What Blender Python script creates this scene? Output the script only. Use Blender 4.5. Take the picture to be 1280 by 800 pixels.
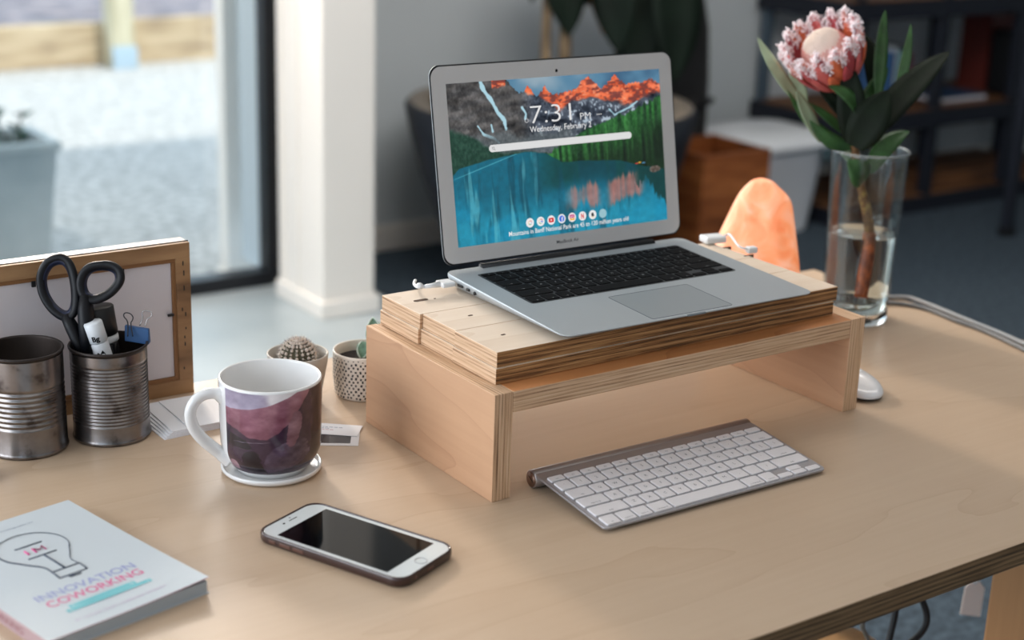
import bpy, bmesh, math, random
import numpy as np
from mathutils import Vector, Matrix

random.seed(7)
for _o in list(bpy.data.objects):
    bpy.data.objects.remove(_o)
SC = bpy.context.scene
COL = SC.collection

# ------------------------------------------------------------------ camera, world, lights, exposure
CR = Vector((0.82118308, -0.56973848, 0.03250233)).normalized()
CU = Vector((0.14899982, 0.2690413, 0.95153341)).normalized()
CF = CR.cross(CU) * -1
CO = Vector((0.0, 0.0, 0.61908))
FPX = 1945.83
cam_d = bpy.data.cameras.new('camera')
cam = bpy.data.objects.new('camera', cam_d); COL.objects.link(cam)
cam.matrix_world = Matrix(((CR.x, CU.x, -CF.x, CO.x), (CR.y, CU.y, -CF.y, CO.y), (CR.z, CU.z, -CF.z, CO.z), (0, 0, 0, 1)))
cam_d.sensor_width = 36
cam_d.lens = FPX / 1280 * 36
cam_d.clip_start = 0.05; cam_d.clip_end = 60
cam_d.dof.use_dof = True
cam_d.dof.focus_distance = 1.56
cam_d.dof.aperture_fstop = 3.9
SC.camera = cam

SC.view_settings.view_transform = 'Standard'
SC.view_settings.look = 'None'
SC.view_settings.gamma = 1
SC.view_settings.use_curve_mapping = False
EXPO = 0.5
SC.view_settings.exposure = EXPO
SC.cycles.use_denoising = True
SC.cycles.caustics_reflective = False
SC.cycles.caustics_refractive = False
SC.cycles.max_bounces = 10
SC.cycles.sample_clamp_indirect = 6

wd = bpy.data.worlds.new('daylight'); SC.world = wd; wd.use_nodes = True
wd.node_tree.nodes['Background'].inputs[0].default_value = (0.60, 0.72, 0.84, 1)
wd.node_tree.nodes['Background'].inputs[1].default_value = 1.65


def light(name, kind, loc, target, energy, color, **kw):
    l = bpy.data.lights.new(name, kind); l.energy = energy; l.color = color
    for k, v in kw.items():
        setattr(l, k, v)
    o = bpy.data.objects.new(name, l); COL.objects.link(o)
    o.location = loc
    o.rotation_euler = (Vector(target) - Vector(loc)).to_track_quat('-Z', 'Y').to_euler()
    return o


# daylight outside: comes over the roof from behind the building
light('sun', 'SUN', (0, 0, 6), (-1.05, 2.6, 2.2), 2.3, (1.0, 0.9, 0.8), angle=math.radians(1.5))
# added area lamps inside the window wall, out of view, standing in for daylight
light('added_window_light', 'AREA', (1.25, 4.02, 1.2), (1.0, 1.3, 0.0), 13, (1.0, 0.93, 0.88), shape='RECTANGLE', size=1.3, size_y=1.0)
light('assumed_low_sun_lamp', 'AREA', (1.24, 3.95, 1.08), (0.7, 1.2, 0.0), 36, (1.0, 0.86, 0.72), shape='RECTANGLE', size=.26, size_y=.26)  # assumed lamp inside the glass, small and warm to imitate a low sun
light('added_window_light_wide', 'AREA', (-1.0, 4.0, 0.95), (0.9, 1.4, 0.0), 30, (1.0, 0.95, 0.9), shape='RECTANGLE', size=2.2, size_y=1.2)  # added wide warm lamp, fills the desk and riser from back left
light('column_fill_light', 'AREA', (0.9, 4.4, 1.5), (2.1, 4.52, -0.3), 16, (1.0, 0.93, 0.86), shape='RECTANGLE', size=.5, size_y=.3)  # added area lamp without a fitting, brightens the column outside
light('side_fill_light', 'AREA', (-2.3, 1.6, 0.9), (1.6, 2.6, -0.2), 42, (0.92, 0.95, 1.0), shape='RECTANGLE', size=2.4, size_y=1.8)  # added fill from the left, as if through an unseen window
light('front_fill_light', 'AREA', (0.6, -0.6, 1.9), (0.95, 1.5, 0.0), 7, (1.0, 0.93, 0.86), shape='RECTANGLE', size=2.4, size_y=1.6)  # added soft fill from the camera side, not a real fixture
light('far_wall_fill_light', 'AREA', (2.1, 1.9, 1.9), (3.2, 4.2, -0.5), 42, (1.0, 0.96, 0.92), shape='RECTANGLE', size=1.8, size_y=1.0)  # added unseen fill to brighten the far wall and inner column


# ------------------------------------------------------------------ helpers
def ray(px, py):
    return CF + CR * ((px - 640) / FPX) - CU * ((py - 400) / FPX)


def PZ(px, py, z=0.0):
    d = ray(px, py); return CO + d * ((z - CO.z) / d.z)


def PY(px, py, y):
    d = ray(px, py); return CO + d * ((y - CO.y) / d.y)


def PX(px, py, x):
    d = ray(px, py); return CO + d * ((x - CO.x) / d.x)


def AT(px, py, ref, dd=0.0):
    """world point on the sight line at the depth of ref (+dd metres further)"""
    dep = (Vector(ref) - CO).dot(CF) + dd
    return CO + ray(px, py) * dep


def hexc(r, g, b):
    def f(c):
        c /= 255.0
        return c / 12.92 if c <= .04045 else ((c + .055) / 1.055) ** 2.4
    return (f(r), f(g), f(b), 1)


class MB:
    def __init__(s):
        s.v = []; s.f = []; s.m = []; s.s = []

    def add(s, vs, fs, mi=0, smooth=False, M=None):
        b = len(s.v)
        for p in vs:
            p = Vector(p)
            if M is not None:
                p = M @ p
            s.v.append(tuple(p))
        for f in fs:
            s.f.append(tuple(b + i for i in f)); s.m.append(mi); s.s.append(smooth)
        return s

    def box(s, a, b, mi=0, M=None, mis=None):
        x0, y0, z0 = a; x1, y1, z1 = b
        vs = [(x0, y0, z0), (x1, y0, z0), (x1, y1, z0), (x0, y1, z0), (x0, y0, z1), (x1, y0, z1), (x1, y1, z1), (x0, y1, z1)]
        fs = [(0, 3, 2, 1), (4, 5, 6, 7), (0, 1, 5, 4), (1, 2, 6, 5), (2, 3, 7, 6), (3, 0, 4, 7)]
        if mis is None:
            return s.add(vs, fs, mi, False, M)
        base = len(s.v); s.add(vs, fs, 0, False, M)
        for k, q in enumerate(mis):   # bottom, top, -y, +x, +y, -x
            s.m[len(s.m) - 6 + k] = q
        return s

    def lathe(s, prof, n=48, mi=0, smooth=True, M=None, mis=None):
        vs = []; fs = []; ms = []
        k = len(prof)
        for i in range(n):
            a = 2 * math.pi * i / n
            for r, z in prof:
                vs.append((r * math.cos(a), r * math.sin(a), z))
        for i in range(n):
            j = (i + 1) % n
            for q in range(k - 1):
                fs.append((i * k + q, j * k + q, j * k + q + 1, i * k + q + 1)); ms.append(mis[q] if mis else mi)
        b0 = len(s.m)
        s.add(vs, fs, mi, smooth, M)
        for i, q in enumerate(ms):
            s.m[b0 + i] = q
        return s

    def tube(s, pts, r, n=10, mi=0, closed=False, caps=True, M=None, flat=1.0):
        pts = [Vector(p) for p in pts]; k = len(pts)
        rr = r if isinstance(r, (list, tuple)) else [r] * k
        vs = []; fs = []; nrm = None
        for i, p in enumerate(pts):
            if closed:
                t = pts[(i + 1) % k] - pts[i - 1]
            else:
                t = pts[min(i + 1, k - 1)] - pts[max(i - 1, 0)]
            t.normalize()
            if nrm is None:
                nrm = t.orthogonal().normalized()
            else:
                nrm = (nrm - t * nrm.dot(t)).normalized()
            bn = t.cross(nrm)
            for j in range(n):
                a = 2 * math.pi * j / n
                vs.append(p + nrm * (math.cos(a) * rr[i]) + bn * (math.sin(a) * rr[i] * flat))
        for i in range(k if closed else k - 1):
            q = (i + 1) % k
            for j in range(n):
                w = (j + 1) % n
                fs.append((i * n + j, i * n + w, q * n + w, q * n + j))
        if caps and not closed:
            fs.append(tuple(range(n - 1, -1, -1))); fs.append(tuple((k - 1) * n + j for j in range(n)))
        return s.add(vs, fs, mi, True, M)

    def prism(s, poly, z0, z1, mi=0, M=None, top=None, side=None, smooth_side=False):
        n = len(poly)
        vs = [(x, y, z0) for x, y in poly] + [(x, y, z1) for x, y in poly]
        s.add(vs, [tuple(range(n - 1, -1, -1)), tuple(range(n, 2 * n))], mi if top is None else top, False, M)
        b = len(s.v) - 2 * n
        for i in range(n):
            j = (i + 1) % n
            s.f.append((b + i, b + j, b + n + j, b + n + i)); s.m.append(mi if side is None else side); s.s.append(smooth_side)
        return s

    def ball(s, c, r, seg=10, rings=6, mi=0, M=None, sc=(1, 1, 1)):
        vs = []; fs = []
        for i in range(rings + 1):
            t = math.pi * i / rings
            for j in range(seg):
                a = 2 * math.pi * j / seg
                vs.append((c[0] + r * sc[0] * math.sin(t) * math.cos(a), c[1] + r * sc[1] * math.sin(t) * math.sin(a), c[2] + r * sc[2] * math.cos(t)))
        for i in range(rings):
            for j in range(seg):
                k = (j + 1) % seg
                fs.append((i * seg + j, i * seg + k, (i + 1) * seg + k, (i + 1) * seg + j))
        return s.add(vs, fs, mi, True, M)

    def build(s, name, mats, parent=None, loc=None, rot=None, bevel=0, seg=2, weld=False):
        me = bpy.data.meshes.new(name)
        me.from_pydata(s.v, [], s.f)
        if not isinstance(mats, (list, tuple)):
            mats = [mats]
        for m in mats:
            me.materials.append(m)
        me.polygons.foreach_set('material_index', s.m)
        me.polygons.foreach_set('use_smooth', s.s)
        me.update()
        if weld:
            bm = bmesh.new(); bm.from_mesh(me); bmesh.ops.remove_doubles(bm, verts=bm.verts, dist=1e-6)
            bm.to_mesh(me); bm.free()
        o = bpy.data.objects.new(name, me); COL.objects.link(o)
        if parent is not None:
            o.parent = parent
        if loc is not None:
            o.location = loc
        if rot is not None:
            o.rotation_euler = rot
        if bevel:
            md = o.modifiers.new('bevel', 'BEVEL'); md.width = bevel; md.segments = seg; md.limit_method = 'ANGLE'; md.angle_limit = math.radians(40)
            md.harden_normals = False
        return o


def empty(name, loc=(0, 0, 0), rz=0.0, rot=None):
    o = bpy.data.objects.new(name, None); COL.objects.link(o); o.location = loc
    o.rotation_euler = rot if rot else (0, 0, rz); o.empty_display_size = 0.02
    return o


def tag(o, label, cat, group=None):
    o['label'] = label; o['category'] = cat
    if group:
        o['group'] = group
    return o


def struct(o):
    o['kind'] = 'structure'; return o


def rrect(x0, y0, x1, y1, r, n=6):
    out = []
    for cx, cy, a0 in ((x1 - r, y1 - r, 0), (x0 + r, y1 - r, 90), (x0 + r, y0 + r, 180), (x1 - r, y0 + r, 270)):
        for i in range(n + 1):
            a = math.radians(a0 + 90 * i / n)
            out.append((cx + r * math.cos(a), cy + r * math.sin(a)))
    return out


_tc = {}


def text_geo(txt, size, bold=0.0, align='CENTER', res=3, ext=0.0):
    key = (txt, round(size, 6), bold, align, res, ext)
    if key in _tc:
        return _tc[key]
    cu = bpy.data.curves.new('t', 'FONT'); cu.body = txt; cu.size = size; cu.offset = bold; cu.align_x = align
    cu.resolution_u = res; cu.fill_mode = 'FRONT'; cu.extrude = ext
    o = bpy.data.objects.new('t', cu); COL.objects.link(o)
    dg = bpy.context.evaluated_depsgraph_get(); dg.update()
    me = bpy.data.meshes.new_from_object(o.evaluated_get(dg))
    vs = [tuple(v.co) for v in me.vertices]; fs = [tuple(p.vertices) for p in me.polygons]
    bpy.data.objects.remove(o); bpy.data.meshes.remove(me); bpy.data.curves.remove(cu)
    _tc[key] = (vs, fs); return vs, fs


def text_w(txt, size, width, **k):
    """text scaled horizontally to a given width"""
    vs, fs = text_geo(txt, size, **k)
    xs = [v[0] for v in vs]; w = max(xs) - min(xs); m = (max(xs) + min(xs)) / 2
    return [((v[0] - m) * width / w, v[1], v[2]) for v in vs], fs


# ------------------------------------------------------------------ materials
def N(nt, t, **kw):
    n = nt.nodes.new(t)
    for k, v in kw.items():
        setattr(n, k, v)
    return n


def mat(name, color, rough=0.5, metal=0.0, spec=0.5, var=0.0, vscale=20, bump=0.0, bscale=200, trans=0.0, ior=1.45, emit=None, estr=0.0, coat=0.0, sheen=0.0, sss=0.0, alpha=None):
    m = bpy.data.materials.new(name); m.use_nodes = True; nt = m.node_tree
    b = nt.nodes['Principled BSDF']
    b.inputs['Base Color'].default_value = color
    b.inputs['Roughness'].default_value = rough; b.inputs['Metallic'].default_value = metal
    b.inputs['Specular IOR Level'].default_value = spec
    b.inputs['Transmission Weight'].default_value = trans; b.inputs['IOR'].default_value = ior
    b.inputs['Coat Weight'].default_value = coat; b.inputs['Sheen Weight'].default_value = sheen
    if sss:
        b.inputs['Subsurface Weight'].default_value = sss; b.inputs['Subsurface Scale'].default_value = 0.02
    tc = N(nt, 'ShaderNodeTexCoord')
    if var:
        no = N(nt, 'ShaderNodeTexNoise'); no.inputs['Scale'].default_value = vscale; no.inputs['Detail'].default_value = 5
        nt.links.new(tc.outputs['Object'], no.inputs['Vector'])
        mp = N(nt, 'ShaderNodeMapRange'); mp.inputs[1].default_value = .3; mp.inputs[2].default_value = .7
        mp.inputs[3].default_value = 1 - var; mp.inputs[4].default_value = 1 + var
        nt.links.new(no.outputs['Fac'], mp.inputs[0])
        mx = N(nt, 'ShaderNodeVectorMath', operation='SCALE'); mx.inputs[0].default_value = color[:3]
        nt.links.new(mp.outputs[0], mx.inputs['Scale']); nt.links.new(mx.outputs[0], b.inputs['Base Color'])
    if bump:
        n2 = N(nt, 'ShaderNodeTexNoise'); n2.inputs['Scale'].default_value = bscale; n2.inputs['Detail'].default_value = 3
        nt.links.new(tc.outputs['Object'], n2.inputs['Vector'])
        bp = N(nt, 'ShaderNodeBump'); bp.inputs['Strength'].default_value = bump; bp.inputs['Distance'].default_value = .002
        nt.links.new(n2.outputs['Fac'], bp.inputs['Height']); nt.links.new(bp.outputs[0], b.inputs['Normal'])
    if emit:
        b.inputs['Emission Color'].default_value = emit; b.inputs['Emission Strength'].default_value = estr
    return m


def ramp(nt, stops, interp='LINEAR'):
    r = N(nt, 'ShaderNodeValToRGB'); cr = r.color_ramp; cr.interpolation = interp
    while len(cr.elements) > 1:
        cr.elements.remove(cr.elements[-1])
    cr.elements[0].position = stops[0][0]; cr.elements[0].color = stops[0][1]
    for p, c in stops[1:]:
        e = cr.elements.new(p); e.color = c
    return r


def ply_face(name, light_c, dark_c, grain=0, rough=0.42, line=0.35, coat=0.0, freq=9.0):
    """birch veneer: soft mottling and cathedral lines running along the grain axis"""
    m = bpy.data.materials.new(name); m.use_nodes = True; nt = m.node_tree; b = nt.nodes['Principled BSDF']
    tc = N(nt, 'ShaderNodeTexCoord'); mp = N(nt, 'ShaderNodeMapping')
    sc = [3.2, 3.2, 3.2]; sc[grain] = 0.75; mp.inputs['Scale'].default_value = sc
    nt.links.new(tc.outputs['Object'], mp.inputs['Vector'])
    n1 = N(nt, 'ShaderNodeTexNoise'); n1.inputs['Scale'].default_value = 1.6; n1.inputs['Detail'].default_value = 3; n1.inputs['Roughness'].default_value = .45
    nt.links.new(mp.outputs[0], n1.inputs['Vector'])
    mu = N(nt, 'ShaderNodeMath', operation='MULTIPLY'); mu.inputs[1].default_value = freq; nt.links.new(n1.outputs['Fac'], mu.inputs[0])
    fr = N(nt, 'ShaderNodeMath', operation='FRACT'); nt.links.new(mu.outputs[0], fr.inputs[0])
    ln = ramp(nt, [(0, (1, 1, 1, 1)), (.05, (.45, .45, .45, 1)), (.35, (0, 0, 0, 1)), (1, (0, 0, 0, 1))]); nt.links.new(fr.outputs[0], ln.inputs[0])
    mp2 = N(nt, 'ShaderNodeMapping'); s2 = [160, 160, 160]; s2[grain] = 6; mp2.inputs['Scale'].default_value = s2
    nt.links.new(tc.outputs['Object'], mp2.inputs['Vector'])
    n2 = N(nt, 'ShaderNodeTexNoise'); n2.inputs['Scale'].default_value = 1; n2.inputs['Detail'].default_value = 4; nt.links.new(mp2.outputs[0], n2.inputs['Vector'])
    n3 = N(nt, 'ShaderNodeTexNoise'); n3.inputs['Scale'].default_value = 5; n3.inputs['Detail'].default_value = 5; nt.links.new(tc.outputs['Object'], n3.inputs['Vector'])
    a1 = N(nt, 'ShaderNodeMath', operation='MULTIPLY_ADD'); a1.inputs[1].default_value = line; nt.links.new(ln.outputs[0], a1.inputs[0])
    s_ = N(nt, 'ShaderNodeMath', operation='MULTIPLY'); s_.inputs[1].default_value = .30; nt.links.new(n2.outputs['Fac'], s_.inputs[0])
    nt.links.new(s_.outputs[0], a1.inputs[2])
    a2 = N(nt, 'ShaderNodeMath', operation='MULTIPLY_ADD'); a2.inputs[1].default_value = .55; nt.links.new(n3.outputs['Fac'], a2.inputs[0]); nt.links.new(a1.outputs[0], a2.inputs[2])
    a3 = N(nt, 'ShaderNodeMath', operation='SUBTRACT'); a3.inputs[1].default_value = .30; nt.links.new(a2.outputs[0], a3.inputs[0]); a3.use_clamp = True
    r = ramp(nt, [(0, light_c), (1, dark_c)]); nt.links.new(a3.outputs[0], r.inputs[0])
    nt.links.new(r.outputs[0], b.inputs['Base Color'])
    b.inputs['Roughness'].default_value = rough; b.inputs['Coat Weight'].default_value = coat; b.inputs['Coat Roughness'].default_value = .25
    bp = N(nt, 'ShaderNodeBump'); bp.inputs['Strength'].default_value = .08; bp.inputs['Distance'].default_value = .001
    nt.links.new(n2.outputs['Fac'], bp.inputs['Height']); nt.links.new(bp.outputs[0], b.inputs['Normal'])
    return m


def ply_edge(name, axis, stops, period=0.0018, dark=0.5, long_axis=0):
    """laminated plywood edge: layers stacked along the given axis"""
    m = bpy.data.materials.new(name); m.use_nodes = True; nt = m.node_tree; b = nt.nodes['Principled BSDF']
    tc = N(nt, 'ShaderNodeTexCoord'); sx = N(nt, 'ShaderNodeSeparateXYZ'); nt.links.new(tc.outputs['Object'], sx.inputs[0])
    d = N(nt, 'ShaderNodeMath', operation='DIVIDE'); d.inputs[1].default_value = period * 2; nt.links.new(sx.outputs[axis], d.inputs[0])
    mp0 = N(nt, 'ShaderNodeMapping'); q = [5, 5, 5]; q[axis] = 60; mp0.inputs['Scale'].default_value = q; nt.links.new(tc.outputs['Object'], mp0.inputs['Vector'])
    nw = N(nt, 'ShaderNodeTexNoise'); nw.inputs['Scale'].default_value = 1; nt.links.new(mp0.outputs[0], nw.inputs['Vector'])
    w = N(nt, 'ShaderNodeMath', operation='MULTIPLY_ADD'); w.inputs[1].default_value = .9; nt.links.new(nw.outputs['Fac'], w.inputs[0]); nt.links.new(d.outputs[0], w.inputs[2])
    s1 = N(nt, 'ShaderNodeMath', operation='PINGPONG'); s1.inputs[1].default_value = .5; nt.links.new(w.outputs[0], s1.inputs[0])
    mp = N(nt, 'ShaderNodeMapping'); q = [14, 14, 14]; q[axis] = 900; mp.inputs['Scale'].default_value = q; nt.links.new(tc.outputs['Object'], mp.inputs['Vector'])
    n = N(nt, 'ShaderNodeTexNoise'); n.inputs['Scale'].default_value = 1; n.inputs['Detail'].default_value = 4; n.inputs['Roughness'].default_value = .6; nt.links.new(mp.outputs[0], n.inputs['Vector'])
    a = N(nt, 'ShaderNodeMath', operation='MULTIPLY_ADD'); a.inputs[1].default_value = .75; nt.links.new(s1.outputs[0], a.inputs[0])
    k = N(nt, 'ShaderNodeMath', operation='MULTIPLY_ADD'); k.inputs[1].default_value = 1.9; k.inputs[2].default_value = -.66; nt.links.new(n.outputs['Fac'], k.inputs[0])
    nt.links.new(k.outputs[0], a.inputs[2]); a.use_clamp = True
    r = ramp(nt, stops); nt.links.new(a.outputs[0], r.inputs[0]); nt.links.new(r.outputs[0], b.inputs['Base Color'])
    b.inputs['Roughness'].default_value = .6
    return m


BIRCH_L = hexc(222, 194, 164); BIRCH_D = hexc(182, 142, 106)
M = {}
M['desk'] = ply_face('birch_desk', hexc(197, 173, 148), hexc(164, 133, 104), 0, rough=.40, line=.26, coat=.15)
M['birch'] = ply_face('birch_board', hexc(224, 208, 190), hexc(192, 162, 134), 0, rough=.5, line=.25)
M['panel'] = ply_face('birch_panel', hexc(202, 160, 126), hexc(146, 98, 70), 1, rough=.5, line=.22, freq=14)
LIGHT_ST = [(0, hexc(112, 80, 56)), (.18, hexc(176, 138, 106)), (.5, hexc(208, 172, 138)), (1, hexc(224, 196, 166))]
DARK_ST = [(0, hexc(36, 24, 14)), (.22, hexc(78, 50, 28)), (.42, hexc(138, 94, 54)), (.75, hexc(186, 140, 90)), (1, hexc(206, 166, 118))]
M['edge_z'] = ply_edge('ply_edge_light', 2, LIGHT_ST)
M['edge_x'] = ply_edge('ply_edge_upright', 0, LIGHT_ST)
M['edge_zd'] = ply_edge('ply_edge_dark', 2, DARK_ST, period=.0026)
M['edge_desk'] = ply_edge('ply_edge_desk', 2, [(0, hexc(48, 34, 22)), (.3, hexc(92, 70, 46)), (.65, hexc(138, 108, 76)), (1, hexc(160, 132, 98))], period=.0025)
M['orange_ply'] = ply_face('orange_ply', hexc(206, 140, 88), hexc(150, 86, 44), 0, rough=.45)
M['white_wall'] = mat('white_wall', hexc(230, 226, 220), .7, var=.02, vscale=3)
M['grey_wall'] = mat('grey_wall', hexc(196, 203, 207), .75, var=.03, vscale=2)
M['black_frame'] = mat('black_frame', hexc(14, 16, 22), .35)
M['alu'] = mat('aluminium', hexc(176, 182, 186), .42, metal=.35, bump=.02, bscale=3000)
M['alu_lid'] = mat('aluminium_bezel', hexc(206, 202, 200), .5, metal=.1)
M['black'] = mat('black_plastic', hexc(16, 17, 20), .45)
M['key_black'] = mat('black_keys', hexc(7, 7, 9), .7, spec=.15)
M['key_white'] = mat('white_keys', hexc(226, 222, 224), .38)
M['legend_grey'] = mat('legend_grey', hexc(110, 112, 118), .6)
M['legend_pale'] = mat('legend_pale', hexc(190, 192, 196), .6)
M['white_gloss'] = mat('white_ceramic', hexc(226, 226, 226), .12, coat=.3)
M['white_plastic'] = mat('white_plastic', hexc(222, 224, 226), .35)
M['paper'] = mat('white_paper', hexc(230, 230, 234), .7)
M['glass_black'] = mat('black_glass', hexc(5, 6, 8), .06, spec=.25)


def glass_mat(name, tint, rough=0.0, ior=1.45, weight=1.0):
    return mat(name, tint, rough, trans=weight, ior=ior)


def pane_mat():
    m = bpy.data.materials.new('window_glass'); m.use_nodes = True; nt = m.node_tree
    nt.nodes.remove(nt.nodes['Principled BSDF']); out = nt.nodes['Material Output']
    t = N(nt, 'ShaderNodeBsdfTransparent'); t.inputs[0].default_value = (.93, .97, .98, 1)
    g = N(nt, 'ShaderNodeBsdfGlossy'); g.inputs['Roughness'].default_value = .02
    f = N(nt, 'ShaderNodeFresnel'); f.inputs[0].default_value = 1.45
    mx = N(nt, 'ShaderNodeMixShader'); nt.links.new(f.outputs[0], mx.inputs[0]); nt.links.new(t.outputs[0], mx.inputs[1]); nt.links.new(g.outputs[0], mx.inputs[2])
    nt.links.new(mx.outputs[0], out.inputs[0]); return m


M['pane'] = pane_mat()


def noise_mat(name, c1, c2, scale, rough=.8, detail=6, c3=None, bump=0, stretch=(1, 1, 1), lo=.35, hi=.65, spec=.5):
    m = bpy.data.materials.new(name); m.use_nodes = True; nt = m.node_tree; b = nt.nodes['Principled BSDF']
    tc = N(nt, 'ShaderNodeTexCoord'); mp = N(nt, 'ShaderNodeMapping'); mp.inputs['Scale'].default_value = stretch
    nt.links.new(tc.outputs['Object'], mp.inputs[0])
    n = N(nt, 'ShaderNodeTexNoise'); n.inputs['Scale'].default_value = scale; n.inputs['Detail'].default_value = detail; nt.links.new(mp.outputs[0], n.inputs['Vector'])
    st = [(lo, c1), (hi, c2)] if c3 is None else [(lo, c1), ((lo + hi) / 2, c3), (hi, c2)]
    r = ramp(nt, st); nt.links.new(n.outputs['Fac'], r.inputs[0]); nt.links.new(r.outputs[0], b.inputs['Base Color'])
    b.inputs['Roughness'].default_value = rough; b.inputs['Specular IOR Level'].default_value = spec
    if bump:
        bp = N(nt, 'ShaderNodeBump'); bp.inputs['Strength'].default_value = bump; bp.inputs['Distance'].default_value = .01
        nt.links.new(n.outputs['Fac'], bp.inputs['Height']); nt.links.new(bp.outputs[0], b.inputs['Normal'])
    return m


def vcol_mat(name, rough=.3, emit=0.0, coat=0.0):
    m = bpy.data.materials.new(name); m.use_nodes = True; nt = m.node_tree; b = nt.nodes['Principled BSDF']
    a = N(nt, 'ShaderNodeAttribute', attribute_name='col')
    if emit:
        b.inputs['Base Color'].default_value = (.01, .01, .01, 1)
        nt.links.new(a.outputs['Color'], b.inputs['Emission Color']); b.inputs['Emission Strength'].default_value = emit
    else:
        nt.links.new(a.outputs['Color'], b.inputs['Base Color'])
    b.inputs['Roughness'].default_value = rough; b.inputs['Coat Weight'].default_value = coat
    return m


# smooth value noise for printed pictures
def vnoise(w, h, cells_x, cells_y, seed, octaves=4):
    rg = np.random.default_rng(seed); out = np.zeros((h, w)); amp = 1; tot = 0
    for k in range(octaves):
        cx, cy = int(cells_x * 2 ** k) + 2, int(cells_y * 2 ** k) + 2
        g = rg.random((cy + 1, cx + 1))
        xs = np.linspace(0, cx - 1.001, w); ys = np.linspace(0, cy - 1.001, h)
        xi = xs.astype(int); yi = ys.astype(int); fx = xs - xi; fy = ys - yi
        fx = fx * fx * (3 - 2 * fx); fy = fy * fy * (3 - 2 * fy)
        a = g[yi][:, xi]; b = g[yi][:, xi + 1]; c = g[yi + 1][:, xi]; d = g[yi + 1][:, xi + 1]
        out += amp * ((a * (1 - fx) + b * fx) * (1 - fy[:, None]) + (c * (1 - fx) + d * fx) * fy[:, None]); tot += amp; amp *= .5
    return out / tot


def to_lin(im):
    im = np.clip(im / 255.0, 0, 1)
    return np.where(im <= .04045, im / 12.92, ((im + .055) / 1.055) ** 2.4)


def grid_obj(name, P, colors, m, parent=None, closed_u=False):
    """P: (h,w,3) points, colors: (h,w,3) linear"""
    h, w = P.shape[:2]
    me = bpy.data.meshes.new(name); me.vertices.add(h * w); me.vertices.foreach_set('co', P.reshape(-1))
    i = np.arange(h - 1)[:, None] * w + np.arange(w - 1)[None, :]
    q = np.stack([i + w, i + w + 1, i + 1, i], -1).reshape(-1, 4)
    if closed_u:
        j = np.arange(h - 1) * w
        q = np.concatenate([q, np.stack([j + w + w - 1, j + w, j, j + w - 1], -1)])
    nf = len(q)
    me.loops.add(nf * 4); me.loops.foreach_set('vertex_index', q.reshape(-1).astype(np.int32))
    me.polygons.add(nf); me.polygons.foreach_set('loop_start', np.arange(nf, dtype=np.int32) * 4)
    me.polygons.foreach_set('use_smooth', np.ones(nf, bool))
    me.update(calc_edges=True)
    at = me.color_attributes.new('col', 'FLOAT_COLOR', 'POINT')
    c4 = np.concatenate([colors.reshape(-1, 3), np.ones((h * w, 1))], 1).astype(np.float32)
    at.data.foreach_set('color', c4.reshape(-1))
    me.materials.append(m); me.validate()
    o = bpy.data.objects.new(name, me); COL.objects.link(o)
    if parent is not None:
        o.parent = parent
    return o

# ================================================================== THE ROOM
FZ = -0.74
m_floor = noise_mat('concrete_floor', hexc(150, 162, 168), hexc(178, 188, 192), 2.5, rough=.36, bump=.03)
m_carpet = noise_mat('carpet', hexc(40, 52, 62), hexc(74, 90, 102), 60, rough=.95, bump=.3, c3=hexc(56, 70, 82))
o = struct(MB().box((-2.6, -2.6, FZ - .1), (7.2, 4.26, FZ)).build('floor', m_floor))
# carpet; its dark right half also stands in for the column's shade
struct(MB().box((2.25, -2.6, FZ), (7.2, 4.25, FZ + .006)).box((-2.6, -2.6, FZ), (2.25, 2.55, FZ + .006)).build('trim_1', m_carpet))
o = struct(MB().box((2.06, 4.26, FZ), (7.2, 4.40, 2.0)).build('wall_back', M['grey_wall']))
struct(MB().box((7.2, -2.6, FZ), (7.3, 4.4, 2.0)).build('wall_right', M['grey_wall']))
struct(MB().box((-2.6, -2.7, FZ), (7.3, -2.6, 2.0)).build('wall_front', M['grey_wall']))
wl = struct(MB().box((-2.72, -2.7, FZ), (-2.6, 4.4, FZ + .35)).box((-2.72, -2.7, 1.85), (-2.6, 4.4, 2.0)).build('wall_left', M['grey_wall']))
ce = MB().box((-2.75, -2.8, 2.0), (7.4, 4.45, 2.12)).box((-2.75, 4.45, 2.0), (7.4, 4.7, 2.12))
struct(ce.build('ceiling', M['white_wall']))
struct(MB().prism([(-2.75, 4.7), (3.13 - .2, 4.7), (1.07, 7.5), (-2.75, 7.5)], 2.03, 2.08).build('ceiling', M['white_wall']))  # added unseen canopy, slanted edge shaped to shade the ground outside
struct(MB().box((2.32, 4.245, FZ + .006), (7.2, 4.26, FZ + .085)).box((2.32, 4.249, FZ + .085), (7.2, 4.26, FZ + .092)).build('baseboard_back', M['white_wall'], bevel=.002))
# boxed white column beside the window with a skirting foot
colm = MB().box((1.985, 3.72, FZ), (2.15, 3.98, 2.0)).box((2.062, 3.98, FZ), (2.15, 4.26, 2.0))
cs = struct(colm.build('trim_2', M['white_wall'], bevel=.003))
struct(MB().box((1.972, 3.705, FZ), (2.163, 3.99, FZ + .05)).build('trim_3', M['white_wall'], bevel=.004))
struct(MB().box((1.978, 3.86, FZ + .05), (1.985, 3.89, 2.0)).box((1.978, 3.955, FZ + .05), (1.985, 3.975, 2.0)).build('trim_4', M['white_wall'], bevel=.001))
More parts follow.
